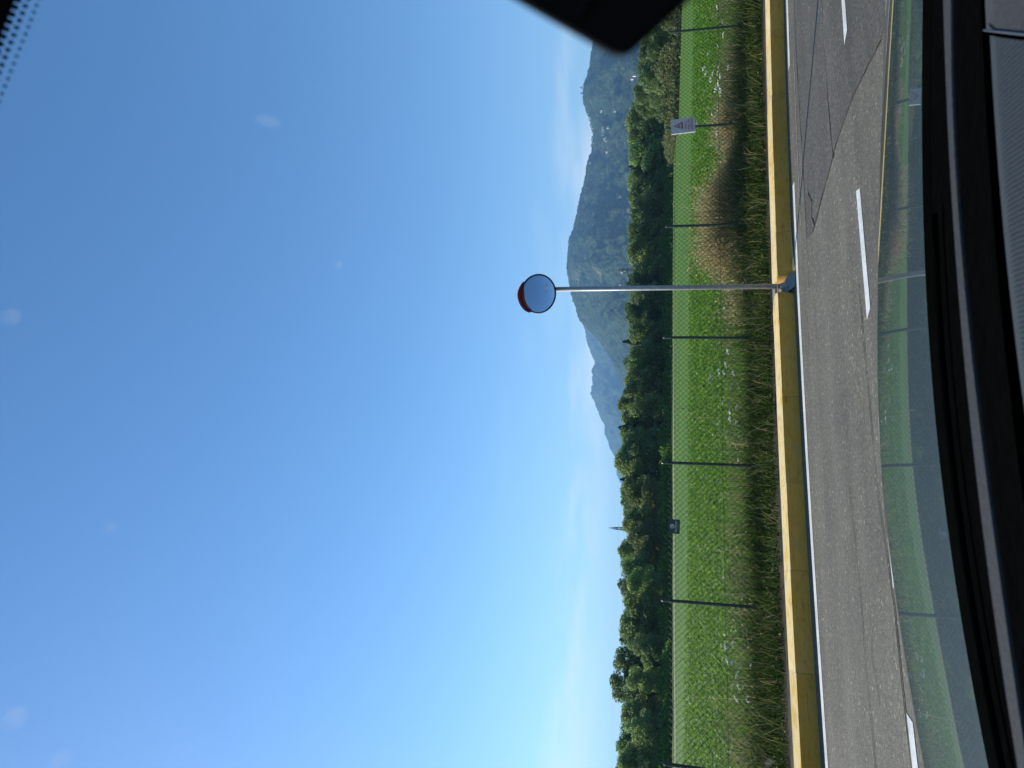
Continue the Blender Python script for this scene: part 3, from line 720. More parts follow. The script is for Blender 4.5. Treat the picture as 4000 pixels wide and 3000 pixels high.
def scrub_pts(N):
    t = RNG.random(N); y = np.where(t < 0.8, RNG.uniform(-250, 480, N), RNG.uniform(470, 660, N))
    D = np.where(t < 0.8, np.interp(y, [-250, 0, 480], [98, 103, 117]), np.interp(y, [470, 660], [117, 200]))
    X = (1500 - y) / 2715.0 * D
    depth = RNG.uniform(0, 5.0, N); hgt = 1.0 + 3.6 * fbm(y / 70.0 + 7, D * 0.02, 3) ** 1.3
    z = hgt * RNG.random(N) ** 0.8 * np.clip(0.35 + depth / 4, 0, 1)
    s = (D + depth) / D
    return np.stack([X * s, D * s, z], 1), np.stack([X * 0, X * 0 - 0.6, X * 0 + 0.5], 1)
mass('scrub', scrub_pts, 26000, 0.42, M['scrub'], 'brownish scrub at the right-hand field edge beyond the warning sign', 'scrub')

# ================================================================== KERB
KN = 9.64
def kerb_block(a0, a1, parent, round0=False, round1=False):
    n0, n1, h = KN, KN + 0.50, 0.215 + random.uniform(-0.004, 0.004)
    rr = 0.17
    pl = []
    def arc(ca, cn, t0, t1):
        for k_ in range(9):
            t = t0 + (t1 - t0) * k_ / 8; pl.append((ca + rr * math.cos(t), cn + rr * math.sin(t)))
    if round0: arc(a0 + rr, n1 - rr, math.pi / 2, math.pi); arc(a0 + rr, n0 + rr, math.pi, 1.5 * math.pi)
    else: pl += [(a0, n1), (a0, n0)]
    for k_ in range(1, 4): pl.append((a0 + (a1 - a0) * k_ / 4, n0))
    if round1: arc(a1 - rr, n0 + rr, 1.5 * math.pi, 2 * math.pi); arc(a1 - rr, n1 - rr, 0, math.pi / 2)
    else: pl += [(a1, n0), (a1, n1)]
    m_ = len(pl); dn = random.uniform(-0.006, 0.006)
    ca, cn = (a0 + a1) / 2, (n0 + n1) / 2
    bm_ = bmesh.new()
    lo = [bm_.verts.new(rp(a, n_ + dn, -0.04)) for a, n_ in pl]
    def inset(a, n_, d): # slight batter of the face
        return (a, n_ + (d if n_ < cn else 0))
    hi = [bm_.verts.new(rp(*inset(a, n_ + dn, 0.018), h)) for a, n_ in pl]
    for i in range(m_): bm_.faces.new((lo[i], lo[(i + 1) % m_], hi[(i + 1) % m_], hi[i]))
    tf = bm_.faces.new(hi)
    bev = []
    for k_ in range(m_):
        (aa, _q), (ab, _q2) = pl[k_], pl[(k_ + 1) % m_]
        if abs(aa - ab) < 1e-6 and (abs(aa - a0) < 1e-6 or abs(aa - a1) < 1e-6): continue
        bev.append(bm_.edges.get((hi[k_], hi[(k_ + 1) % m_])))
    bmesh.ops.bevel(bm_, geom=bev, offset=0.022, segments=3, affect='EDGES', profile=0.6)
    bmesh.ops.recalc_face_normals(bm_, faces=bm_.faces[:])
    me_ = bpy.data.meshes.new('kerb_block'); bm_.to_mesh(me_); bm_.free()
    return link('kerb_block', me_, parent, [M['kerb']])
kl = thing('kerb', 'yellow painted kerb on the left of the mirror pole', 'kerb', (0, 0, 0), 'yellow kerbs along the road')
kr = thing('kerb', 'yellow painted kerb on the right of the mirror pole, below the dry bush', 'kerb', (0, 0, 0), 'yellow kerbs along the road')
js = [4.50, 4.18 - 0.0, 3.02, 1.80, 0.66, -0.56, -1.78, -3.0, -4.2, -5.4]
js = [4.70, 3.02 + 1.16, 3.02, 1.80, 0.66, -0.56, -1.78, -3.0, -4.2, -5.4]
for i, (b_, a_) in enumerate(zip(js[:-1], js[1:])): kerb_block(a_ + 0.0015, b_ - 0.0015, kl, round1=(i == 0))
js = [4.865, 5.62, 6.84, 8.06, 9.28, 10.5, 11.7, 12.9, 14.1, 15.3, 16.5]
for i, (a_, b_) in enumerate(zip(js[:-1], js[1:])): kerb_block(a_ + 0.0015, b_ - 0.0015, kr, round0=(i == 0))
sp = [(4.72, 9.60), (4.80, 9.50), (5.0, 9.52), (5.25, 9.55), (5.5, 9.585), (5.8, 9.61), (5.8, 9.70), (4.8, 9.75)]
mesh('paint_splash', [rp(a, n_ + random.uniform(-0.012, 0.012), 0.006) for a, n_ in sp], [tuple(range(len(sp)))], [M['kerb']], road)
tag(bpy.data.objects['paint_splash'], 'yellow paint spilled on the asphalt at the kerb end')

# ================================================================== FENCE
FN = 12.5; FS = 12.5 / 10.25
posts = [(12.3, 1.82), (10.26, 1.845), (8.13, 1.87), (6.15, 1.86), (4.145, 1.868), (2.145, 1.86), (0.178, 1.832), (-1.89, 1.775), (-3.95, 1.74)]
fence = thing('chain_link_fence', 'green chain-link fence on thin posts between kerb and field', 'fence')
posts = [(a * FS, EYE + (z - EYE) * FS) for a, z in posts]
for a, zt in posts:
    x, y, _ = rs(a, FN)
    b = MB(); lean = random.uniform(-0.012, 0.012)
    b.bar((x, y, -0.05), (x + lean, y, zt - 0.03), 0.028, 10); b.bar((x + lean, y, zt - 0.03), (x + lean, y, zt), 0.028, 10, 0.010)
    po = b.build('post', M['green_post'], fence, smooth=False)
MT, MBm = EYE + (1.755 - EYE) * FS, 0.06
P_ = 0.102                                        # width of one diamond
V, Fq = [], []
def wire(p, q, r_, sides=5):
    p, q = np.array(p), np.array(q); d = q - p; d = d / np.linalg.norm(d)
    a = np.cross(d, [0.3, -0.9, 0.2]); a /= np.linalg.norm(a); b = np.cross(d, a); base = len(V)
    for c in (p, q):
        for k_ in range(sides): t = 2 * math.pi * k_ / sides; V.append(c + (a * math.cos(t) + b * math.sin(t)) * r_)
    for k_ in range(sides): Fq.append((base + k_, base + (k_ + 1) % sides, base + sides + (k_ + 1) % sides, base + sides + k_))
def ztop(a): return MT + np.interp(a, [-4.9, -2.3, 0.2, 2.5, 10, 15.3], [-0.12, -0.09, -0.035, 0.0, 0.0, -0.06])
nrow = int((MT - MBm) / P_)
na = int((15.4 + 5.1) / P_)
for i in range(na):
    a0 = -5.1 + i * P_
    # each woven wire zigzags down the fence; its two legs lie on opposite sides of the weave
    za = float(ztop(a0))
    for s, off in ((1, 0.0035), (-1, -0.0035)):
        j = 0
        while j < nrow * 2:
            seg = min(4, nrow * 2 - j)
            A0, A1 = a0 + s * P_ / 2 * (j - nrow), a0 + s * P_ / 2 * (j + seg - nrow)
            if -5.1 <= A0 <= 15.4 and -5.1 <= A1 <= 15.4:
                w0 = 0.004 * math.sin(A0 * 3.1 + j); w1 = 0.004 * math.sin(A1 * 3.1 + j + seg)
                wire(rs(A0, FN - 0.032 + off + w0, float(ztop(A0)) - P_ / 2 * j), rs(A1, FN - 0.032 + off + w1, float(ztop(A1)) - P_ / 2 * (j + seg)), 0.0031)
            j += seg
wm = npmesh('wire_mesh', np.array(V), Fq=np.array(Fq), mats=[M['green_wire']], parent=fence, smooth=True)
tag(wm, 'woven diamond wire of the fence', kind='stuff')
for z, r_ in ((MT - 0.06, 0.0028), (EYE + (0.98 - EYE) * FS, 0.0034), (0.12, 0.0028)):
    b = MB(); b.tube([rs(a, FN - 0.028, z + (float(ztop(a)) - MT) * (z / MT) - 0.006 * math.sin((a - 0.217) / 2.46 * math.pi) ** 2) for a in np.linspace(-5.1, 15.4, 60)], r_, 5)
    b.build('tension_wire', M['green_wire'], fence)

# ------------------------------------------------------------------ writing helper
def text_part(body, name, height, width, mat_, parent, loc, bold=0.0):
    cu = bpy.data.curves.new(name, 'FONT'); cu.body = body; cu.align_x = 'CENTER'; cu.align_y = 'CENTER'; cu.extrude = 0.0; cu.offset = bold
    to = bpy.data.objects.new(name, cu); COL.objects.link(to)
    dg = bpy.context.evaluated_depsgraph_get(); me_ = bpy.data.meshes.new_from_object(to.evaluated_get(dg))
    bpy.data.objects.remove(to); bpy.data.curves.remove(cu)
    co = np.zeros(len(me_.vertices) * 3); me_.vertices.foreach_get('co', co); co = co.reshape(-1, 3)
    mn, mx_ = co.min(0), co.max(0); co -= (mn + mx_) / 2
    co[:, 0] *= width / (mx_[0] - mn[0]); co[:, 1] *= height / (mx_[1] - mn[1]); co[:, 2] = 0
    me_.vertices.foreach_set('co', co.ravel()); me_.materials.clear()
    o = link(name, me_, parent, [mat_]); o.location = loc; return o
def facing(t_, a, n_, z, tilt=0.0):
    """place a thing with its local X to the right along the fence, Y up and Z towards the road"""
    xr = Vector((CT, ST, 0)); zr = Vector((ST, -CT, 0)); yr = Vector((0, 0, 1))
    m_ = Matrix((xr, yr, zr)).transposed().to_4x4() @ Matrix.Rotation(tilt, 4, 'Z'); m_.translation = rs(a, n_, z); t_.matrix_world = m_
# airport warning sign
ws = thing('warning_sign', 'grey-white no-entry airport sign with red triangle on the fence', 'sign')
facing(ws, 8.12 * FS, FN - 0.065, EYE + (1.58 - EYE) * FS, R(4.0)); ws.scale = (FS, FS, FS)
b = MB(); b.box((0, 0, 0), (0.30, 0.405, 0.003)); b.build('panel', M['sign_white'], ws)
for s in (-1, 1):
    b = MB(); b.box((s * 0.1495, 0, -0.011), (0.004, 0.405, 0.025)); b.build('side_flange', M['sign_white'], ws)
def tri(cx, cy, w, h): return [(cx - w / 2, cy - h / 2, 0), (cx + w / 2, cy - h / 2, 0), (cx, cy + h / 2, 0)]
o_ = tri(0.005, 0.085, 0.155, 0.165); i_ = tri(0.005, 0.078, 0.098, 0.104)
mesh('triangle_border', [(x, y, 0.0025) for x, y, z in o_ + i_], [(0, 1, 4, 3), (1, 2, 5, 4), (2, 0, 3, 5)], [M['sign_red']], ws)
b = MB()
ca = Matrix.Rotation(R(40), 4, 'Z')
def flat(pts): b.add([ca @ Vector((x, y, 0)) + Vector((0.005, 0.068, 0.0028)) for x, y in pts], [tuple(range(len(pts)))])
flat([(-0.0045, -0.030), (0.0045, -0.030), (0.006, 0.025), (0, 0.036), (-0.006, 0.025)]); flat([(-0.034, -0.012), (0, 0.006), (0, 0.018), (-0.034, -0.004)]); flat([(0.034, -0.012), (0.034, -0.004), (0, 0.018), (0, 0.006)]); flat([(-0.015, -0.032), (0.015, -0.032), (0, -0.02)])
b.build('aircraft_symbol', M['sign_black'], ws)
for body, y, w_ in (('DIVIETO DI', -0.045, 0.165), ('ACCESSO ZONA', -0.100, 0.235), ('AEROPORTUALE', -0.155, 0.240)):
    text_part(body, 'lettering', 0.036, w_, M['sign_red'], ws, (0.004, y, 0.003), 0.012)
# small maker's plaque
pq = thing('fence_plaque', 'small dark green plaque with round emblem wired to the fence top', 'plaque')
facing(pq, 1.20 * FS, FN - 0.06, EYE + (1.66 - EYE) * FS, R(-1.0)); pq.scale = (FS, FS, FS)
b = MB(); b.box((0, 0, 0), (0.205, 0.155, 0.003)); bevel(b.build('panel', M['plaque_green'], pq), 0.001, 1)
def ring(r0, r1, z, mat_, name, cx, cy, n_=32):
    v_ = [(cx + r * math.cos(2 * math.pi * k_ / n_), cy + r * math.sin(2 * math.pi * k_ / n_), z) for r in (r0, r1) for k_ in range(n_)]
    return mesh(name, v_, [(k_, (k_ + 1) % n_, n_ + (k_ + 1) % n_, n_ + k_) for k_ in range(n_)], [mat_], pq)
ring(0.027, 0.033, 0.0022, M['plaque_gold'], 'emblem_ring', 0, 0.030); ring(0.0005, 0.0265, 0.0022, M['sign_white'], 'emblem_disc', 0, 0.030)
text_part('R', 'emblem_letter', 0.034, 0.026, M['plaque_green'], pq, (-0.003, 0.027, 0.0028), 0.03)
text_part('RETISSIMA', 'lettering', 0.020, 0.160, M['sign_white'], pq, (0, -0.020, 0.0024), 0.015)
mesh('underline', [(-0.08, -0.0375, 0.0024), (0.08, -0.0375, 0.0024), (0.08, -0.0345, 0.0024), (-0.08, -0.0345, 0.0024)], [(0, 1, 2, 3)], [M['plaque_gold']], pq)
mesh('small_line', [(-0.045, -0.0585, 0.0024), (0.045, -0.0585, 0.0024), (0.045, -0.0565, 0.0024), (-0.045, -0.0565, 0.0024)], [(0, 1, 2, 3)], [M['sign_white']], pq)
for sx, sy in ((-0.094, 0.0), (0.094, 0.0), (0.094, -0.012)):
    b = MB(); b.lathe([(0.0, 0.003), (0.003, 0.0028), (0.004, 0.0016)], 8, Matrix.Translation((sx, sy, 0))); b.build('rivet', M['sign_white'], pq)

# ================================================================== TRAFFIC MIRROR
tm = thing('traffic_mirror', 'round convex traffic mirror with red visor on a tall steel pole', 'traffic mirror')
px, py = 1.522, 10.75
b = MB(); b.bar((px, py, 0.02), (px + 0.005, py, 3.90), 0.038, 20); b.build('pole', M['galv'], tm, smooth=True)
b = MB(); b.lathe([(0.052, 0), (0.052, 0.11), (0.045, 0.135), (0.039, 0.14)], 16, Matrix.Translation((px, py, 0.03))); b.build('base_collar', M['concrete'], tm, smooth=True)
Cm = Vector((1.446, 10.655, 3.817))
tocam = Vector((0, 0, EYE)) - Cm; yaw = math.atan2(tocam.x, -tocam.y) + R(3)
tilt = R(16)
Nz = Vector((math.sin(yaw) * math.cos(tilt), -math.cos(yaw) * math.cos(tilt), math.sin(tilt))); Nx = Vector((0, 0, 1)).cross(Nz).normalized(); Ny = Nz.cross(Nx)
mm = Matrix((Nx, Ny, Nz)).transposed().to_4x4(); mm.translation = Cm
Rs = 1.5; rad = 0.303
prof = [(max(1e-4, rad * k_ / 20), math.sqrt(Rs ** 2 - (rad * k_ / 20) ** 2) - math.sqrt(Rs ** 2 - rad ** 2)) for k_ in range(21)]
b = MB(); b.lathe(prof, 64, mm); b.build('mirror_face', M['mirror'], tm, smooth=True)
prof = [(rad - 0.006 + 0.016 * math.cos(t) * 0.8 + 0.006, 0.002 + 0.016 * math.sin(t)) for t in np.linspace(0, 2 * math.pi, 13)]
b = MB(); b.lathe(prof, 64, mm); b.build('rim', M['black_rubber'], tm, smooth=True)
b = MB(); b.lathe([(rad, -0.004), (rad * 0.9, -0.035), (rad * 0.6, -0.06), (1e-4, -0.07)], 48, mm); b.build('back_shell', M['black_rubber'], tm, smooth=True)
# visor: an arc of red plastic standing forward of the rim, slipped round to the left
b = MB(); vv, ff = [], []
ts = np.linspace(R(-38), R(66), 36)
for k_, t in enumerate(ts):
    ex = min(1.0, (k_ + 0.4) / 12, (35 - k_ + 2.2) / 5)
    d = Vector((-math.sin(t), math.cos(t), 0))
    for r_, z in ((rad + 0.008, -0.018), (rad + 0.020, 0.02), (rad + 0.026, 0.02 + 0.072 * ex), (rad + 0.020, 0.018 + 0.072 * ex), (rad + 0.012, 0.018)):
        vv.append(mm @ (d * r_ + Vector((0, 0, z))))
for k_ in range(len(ts) - 1):
    for j in range(5): ff.append((k_ * 5 + j, (k_ + 1) * 5 + j, (k_ + 1) * 5 + (j + 1) % 5, k_ * 5 + (j + 1) % 5))
ff += [tuple(range(4, -1, -1)), tuple(range((len(ts) - 1) * 5, len(ts) * 5))]
mesh('visor', vv, ff, [M['red_plastic']], tm)
b = MB(); b.box((px - 0.02, py - 0.045, 3.74), (0.12, 0.05, 0.12)); b.box((px, py, 3.70), (0.10, 0.10, 0.03)); b.box((px, py, 3.80), (0.10, 0.10, 0.03)); b.build('bracket', M['galv'], tm)
# street lamp behind the car: seen only in the mirror
sl = thing('street_lamp', 'tall street lamp with two short arms, seen only reflected in the round mirror', 'street lamp', (3.0, -3.6, 0))
b = MB(); b.tube([(0, 0, 0), (0, 0, 6), (0, 0, 12.2)], [0.11, 0.08, 0.06], 10); b.build('pole', M['galv'], sl, smooth=True)
for s in (-1, 1):
    b = MB(); b.tube([(0, 0, 11.6), (s * 0.5, 0, 11.75), (s * 1.0, 0, 11.8)], 0.035, 8); b.build('arm', M['galv'], sl, smooth=True)
    b = MB(); b.box((s * 1.25, 0, 11.78), (0.6, 0.25, 0.12)); bevel(b.build('lamp_head', M['lattice'], sl), 0.03)

# ================================================================== VEGETATION ALONG THE FENCE
def blades(B, h, lean, w, rng=RNG, curve=0.35):
    """B base points, h heights, lean horizontal tip offset (n,2), w half widths"""
    n_ = len(B); a = rng.uniform(0, 2 * math.pi, n_); W = np.stack([np.cos(a), np.sin(a), 0 * a], 1) * w[:, None]
    L = np.concatenate([lean, np.zeros((n_, 1))], 1)
    Mid = B + L * curve + np.stack([0 * h, 0 * h, h * 0.58], 1); Tip = B + L + np.stack([0 * h, 0 * h, h * (1 - 0.25 * np.clip(np.linalg.norm(lean, axis=1) / np.maximum(h, 1e-3), 0, 1))], 1)
    V_ = np.stack([B - W, B + W, Mid - W * 0.75, Mid + W * 0.75, Tip], 1).reshape(-1, 3)
    i = np.arange(n_) * 5
    return V_, np.stack([i, i + 1, i + 3, i + 2], 1), np.stack([i + 2, i + 3, i + 4], 1)
def an_xy(a, n_): return a * CT - n_ * ST, a * ST + n_ * CT
def bank_z(n_): return np.interp(n_, [10.36, 10.9, 11.8, 13.2, 15.5], [0.12, 0.12, 0.04, 0.0, -0.025])
def grass(name, N, a_rng, n_rng, hmin, hmax, mat_, label, w=(0.003, 0.007), leanf=0.4, dens=None, seed=1):
    rng = np.random.default_rng(seed)
    a = rng.uniform(*a_rng, N); n_ = n_rng[0] + (n_rng[1] - n_rng[0]) * rng.random(N) ** 1.2
    if dens is not None:
        k_ = rng.random(N) < dens(a, n_); a, n_ = a[k_], n_[k_]
    m_ = len(a); x, y = an_xy(a, n_); z = bank_z(n_)
    patchy = fbm(a * 1.3 + seed, n_ * 1.6, 3)
    h = (hmin + (hmax - hmin) * rng.random(m_) ** 1.4) * (0.45 + 1.1 * patchy)
    th = rng.uniform(0, 2 * math.pi, m_); l_ = h * leanf * rng.random(m_)
    V_, q, t = blades(np.stack([x, y, z], 1), h, np.stack([np.cos(th) * l_, np.sin(th) * l_], 1), rng.uniform(w[0], w[1], m_), rng)
    return tag(npmesh(name, V_, Fq=q, Ft=t, mats=[mat_]), label, 'grass', kind='stuff')
grass('verge_grass', 62000, (-8, 21), (12.58, 15.2), 0.26, 0.62, M['grass'], 'rank green grass growing along the far side of the fence', w=(0.004, 0.009), seed=3)
grass('verge_weeds', 60000, (-8, 21), (12.56, 14.4), 0.24, 0.95, M['weeds'], 'half-dried weeds mixed into the grass behind the fence', w=(0.003, 0.008), leanf=1.0, dens=lambda a, n_: np.clip(fbm(a * 0.5 + 4, n_ * 0.9, 3) * 2.8 - 0.75, 0.10, 1) * np.interp(a, [-8, 4.5, 7, 21], [0.42, 0.42, 1, 0.9]), seed=5)
grass('kerbside_grass', 9000, (-8, 21), (11.0, 12.6), 0.06, 0.36, M['grass'], 'short scruffy grass between the kerb and the fence', w=(0.003, 0.006), leanf=1.0, dens=lambda a, n_: np.clip((n_ - 10.8) / 1.6 * (fbm(a * 1.2, n_, 2) * 2 - 0.4), 0.08, 1), seed=8)
# broad-leaved weeds: little leaf quads
def leafy(name, N, a_rng, n_rng, hfun, size, mat_, label, seed, dens=None):
    rng = np.random.default_rng(seed)
    a = rng.uniform(*a_rng, N); n_ = n_rng[0] + (n_rng[1] - n_rng[0]) * rng.random(N)
    if dens is not None:
        k_ = rng.random(N) < dens(a, n_); a, n_ = a[k_], n_[k_]
    x, y = an_xy(a, n_); z = bank_z(n_) + hfun(a, n_) * rng.random(len(a)) ** 0.8
    V_, F_ = leaf_cloud(np.stack([x, y, z], 1), np.tile([0, -0.1, 0.9], (len(a), 1)), size, 0.6, rng)
    return tag(npmesh(name, V_, Fq=F_, mats=[mat_]), label, 'plants', kind='stuff')
leafy('verge_leaves', 60000, (-8, 21), (12.56, 15.5), lambda a, n_: 0.10 + 0.72 * fbm(a * 0.9 + 9, n_ * 1.0, 3) ** 1.2, 0.06, M['grass'], 'broad-leaved green weeds in the grass behind the fence', 11)

M['shade_toned_grass'] = leafmat('shade_toned_grass', [(0, (0.014, 0.030, 0.006)), (0.55, (0.034, 0.066, 0.012)), (0.78, (0.075, 0.125, 0.022)), (1, (0.34, 0.28, 0.14))], 0.3, spec=0.05, rough=0.8)  # greens darkened to stand in for the shade at the weeds' foot
grass('kerbside_tussocks', 46000, (-8, 21), (10.75, 12.8), 0.07, 0.50, M['shade_toned_grass'], 'tussocky grass between the kerb and the fence, shade put into its colour', w=(0.003, 0.007), leanf=1.3, dens=lambda a, n_: np.clip((n_ - 10.4) / 1.5 * (fbm(a * 0.9 + 5, n_ * 1.1, 3) * 2.6 - 0.5), 0.12, 1), seed=15)
leafy('kerbside_leaves', 14000, (-8, 21), (10.8, 12.7), lambda a, n_: 0.03 + 0.22 * fbm(a * 1.4 + 2, n_ * 1.3, 3), 0.045, M['shade_toned_grass'], 'low leaves in the grass in front of the fence, coloured dark as shade', 14)
# the low crop, leaf by leaf in the near part of the field
def crop():
    rng = np.random.default_rng(21); N = 190000
    D = 12.5 * (62 / 12.5) ** rng.random(N); t = rng.uniform(-0.66, 0.66, N); X = t * D
    n_ = -X * ST + D * CT; k_ = (n_ > 14.2) & (rng.random(N) < np.interp(D + 14 * (fbm(X * 0.08, D * 0.08, 3) - 0.5), [38, 54], [1, 0.0])); X, D, n_ = X[k_], D[k_], n_[k_]
    c = fbm(X * 0.9, D * 0.9, 3); z = (0.04 + 0.36 * c ** 1.3) * rng.random(len(X)) ** 0.6
    z = z * np.interp(D, [11, 30, 48], [1, 0.8, 0.35])
    V_, F_ = leaf_cloud(np.stack([X, D, z + GZ], 1), np.tile([0, -0.1, 1.0], (len(X), 1)), 0.075 * (0.7 + D / 34.0), 0.55, rng)
    tag(npmesh('crop_leaves', V_, Fq=F_, mats=[M['crop']]), 'bright green low crop leaves covering the near field', 'crop', kind='stuff')
crop()

# big dry bushes of stiff tan stems
def dry_bush(name, label, a0, n0, ra, rn, H_, N, seed, tuft=9000):
    rng = np.random.default_rng(seed)
    th = rng.uniform(0, 2 * math.pi, N); d = np.sqrt(rng.random(N)); da, dn = np.cos(th) * d, np.sin(th) * d
    x, y = an_xy(a0 + da * ra * 0.72, n0 + dn * rn * 0.8); z = bank_z(n0 + dn * rn * 0.8) - 0.02
    lump = 0.72 + 0.5 * fbm(da * 2.2 + seed, dn * 2.2, 3)
    h = H_ * np.sqrt(np.clip(1.12 - d ** 2, 0.08, 1)) * lump * rng.uniform(0.5, 1.08, N) * np.where(rng.random(N) < 0.06, 1.28, 1.0)
    lx, ly = np.cos(TH) * da * ra * 0.35 - np.sin(TH) * dn * rn * 0.4 + rng.normal(0, 0.09, N), np.sin(TH) * da * ra * 0.35 + np.cos(TH) * dn * rn * 0.4 + rng.normal(0, 0.09, N)
    t_ = thing(name, label, 'bush', (float(an_xy(a0, n0)[0]), float(an_xy(a0, n0)[1]), 0.1), 'dry bushes behind the fence')
    off = np.array(t_.location)
    B = np.stack([x, y, z], 1) - off
    V_, q, t = blades(B, h, np.stack([lx, ly], 1), rng.uniform(0.0035, 0.0075, N), rng, 0.45)
    o = npmesh('stems', V_, Fq=q, Ft=t, mats=[M['dry']], parent=t_); tag(o, kind='stuff')
    k_ = rng.integers(0, N, tuft); f_ = 0.45 + 0.55 * rng.random(tuft) ** 0.7
    P = B[k_] + np.stack([lx[k_] * f_, ly[k_] * f_, h[k_] * f_ * 0.97], 1) + rng.normal(0, 0.02, (tuft, 3))
    V_, F_ = leaf_cloud(P, rng.normal(0, 1, (tuft, 3)) + np.array([0, 0, 0.4]), 0.055, 0.4, rng, 0.30)
    o = npmesh('dry_leaves', V_, Fq=F_, mats=[M['dry']], parent=t_); tag(o, kind='stuff')
    k_ = rng.integers(0, N, tuft // 3); f_ = 0.2 + 0.6 * rng.random(tuft // 3)
    P = B[k_] + np.stack([lx[k_] * f_, ly[k_] * f_, h[k_] * f_], 1) + rng.normal(0, 0.03, (tuft // 3, 3))
    V_, F_ = leaf_cloud(P, rng.normal(0, 1, (tuft // 3, 3)), 0.04, 0.4, rng, 0.5)
    o = npmesh('green_leaves', V_, Fq=F_, mats=[M['grass']], parent=t_); tag(o, kind='stuff')
dry_bush('dry_bush', 'largest dry brown bush, tall behind the fence right of the mirror pole', 7.95, 13.25, 1.65, 0.6, 1.36, 9000, 31, 15000)
dry_bush('dry_bush', 'lower straw-coloured dry bush below the warning sign', 10.35, 13.15, 1.1, 0.5, 0.92, 4800, 32, 8000)
dry_bush('dry_bush', 'small tan dry clump behind the foot of the mirror pole', 6.0, 13.0, 0.75, 0.45, 0.66, 2400, 33, 3400)

# thin pale stalks standing above the weeds
def stalks():
    rng = random.Random(4); b = MB(); pts = []
    spots = [(2700, 735), (2690, 760), (2676, 985), (2690, 1030), (2685, 1060), (2693, 1085), (2655, 1595), (2690, 1612), (2655, 1630), (2765, 1400), (2690, 655), (2705, 2725), (2770, 2685), (2780, 2840), (2830, 2860), (2850, 2900), (2890, 2470), (2640, 640), (2835, 1330), (2790, 2830), (2735, 690), (2760, 300), (2880, 1900), (2860, 2000)]
    for x, y in spots:
        n_ = rng.uniform(12.7, 13.5); tip = on_n(x, y, n_); L = rng.uniform(0.15, 0.4)
        base = Vector((tip[0] + rng.uniform(-0.2, 0.2), tip[1] + rng.uniform(-0.1, 0.1), 0.12)); tp = Vector(tip); mid = base.lerp(tp, 0.6) + Vector((0, 0, 0.10))
        b.tube([base, base.lerp(mid, 0.5) + Vector((0, 0, 0.03)), mid, tp], [0.004, 0.0035, 0.003, 0.0022], 4)
        hd = tp - mid; hd.normalize(); b.tube([tp - hd * 0.12, tp - hd * 0.06, tp + hd * 0.03], [0.003, 0.009, 0.002], 5)
    tag(b.build('tall_stalks', M['dry']), 'a few pale dry grass stalks standing above the weeds', 'grass', kind='stuff')
stalks()

# wild carrot: white umbels, each plant a thing
def umbel_mesh(seed):
    rng = random.Random(seed); b = MB()
    for k_ in range(26):
        t = rng.uniform(0, 6.28); r_ = math.sqrt(rng.random()) * 0.040; z = 0.012 * (1 - (r_ / 0.04) ** 2) + rng.uniform(-0.003, 0.003)
        s = rng.uniform(0.006, 0.011); x, y = r_ * math.cos(t), r_ * math.sin(t)
        b.add([(x - s, y, z), (x, y - s, z + 0.002), (x + s, y, z), (x, y + s, z + 0.002), (x, y, z + 0.006)], [(0, 1, 4), (1, 2, 4), (2, 3, 4), (3, 0, 4)])
    o = b.build('flower_head', M['umbel']); me_ = o.data; bpy.data.objects.remove(o); return me_
def stem_mesh(seed):
    rng = random.Random(seed); b = MB(); bx, by = rng.uniform(-0.05, 0.05), rng.uniform(-0.05, 0.05)
    b.tube([(bx, by, 0), (bx * 0.5, by * 0.4, 0.5), (0, 0, 1.0)], [0.004, 0.003, 0.0022], 4)
    for k_ in range(7):
        t = k_ * 0.9; b.bar((0, 0, 0.965), (0.03 * math.cos(t), 0.03 * math.sin(t), 1.0), 0.0012, 3)
    o = b.build('stem', M['stalk']); me_ = o.data; bpy.data.objects.remove(o); return me_
UM = [umbel_mesh(s) for s in range(4)]; SM = [stem_mesh(s) for s in range(4)]
sc_ = 2.212
fl = {
 'white umbels beside the warning sign': ('white wild carrot head in the cluster beside the warning sign', [(2000 + x / sc_, y / sc_) for x, y in [(1775, 60), (1740, 145), (1820, 190), (1830, 300), (1780, 395), (1700, 460), (1935, 430), (1880, 500), (1660, 590), (1790, 570), (1680, 635), (1715, 690), (1780, 630), (1740, 630), (1800, 660), (1845, 670), (1870, 580), (1900, 620), (1785, 720), (1850, 720), (1800, 770), (1885, 745), (1760, 770), (1800, 800), (1910, 80), (1860, 700), (1895, 690), (1820, 640)]]),
 'white umbels below the warning sign': ('white wild carrot head below the warning sign among dry stems', [(2000 + x / sc_, y / sc_) for x, y in [(1820, 1190), (1880, 1220), (1775, 1275), (1890, 1290), (1930, 1290), (1770, 1150), (1805, 1405), (1600, 1075), (1730, 985), (1830, 1205), (1960, 1000)]]),
 'white umbels left of the mirror pole': ('white wild carrot head between the mirror pole and the green plaque', [(2000 + x / sc_, 750 + y / sc_) for x, y in [(1865, 1375), (1850, 1490), (1720, 1580), (1790, 1550), (1830, 1560), (1710, 1630), (1765, 1620), (1915, 1555), (1840, 1010), (1725, 1600)]] + [(2200 + x / sc_, 1500 + y / sc_) for x, y in [(1455, 25), (1520, 20), (1380, 160), (1430, 185), (1505, 200), (1355, 320), (1440, 300), (1440, 240), (1555, 480), (1560, 520), (1505, 545), (1515, 660), (1610, 200), (1500, 330)]]),
 "white umbels by the photo's bottom edge": ("white wild carrot head past the green plaque, towards the photo's bottom edge", [(2200 + x / sc_, 2250 + y / sc_) for x, y in [(1405, 610), (1470, 590), (1420, 725), (1460, 745), (1610, 590), (1580, 660), (1510, 850), (1595, 810), (1465, 960), (1520, 950), (1560, 960), (1570, 910), (1490, 1055), (1505, 1075), (1550, 770), (1630, 770), (1600, 1065), (1565, 1165)]]),
}
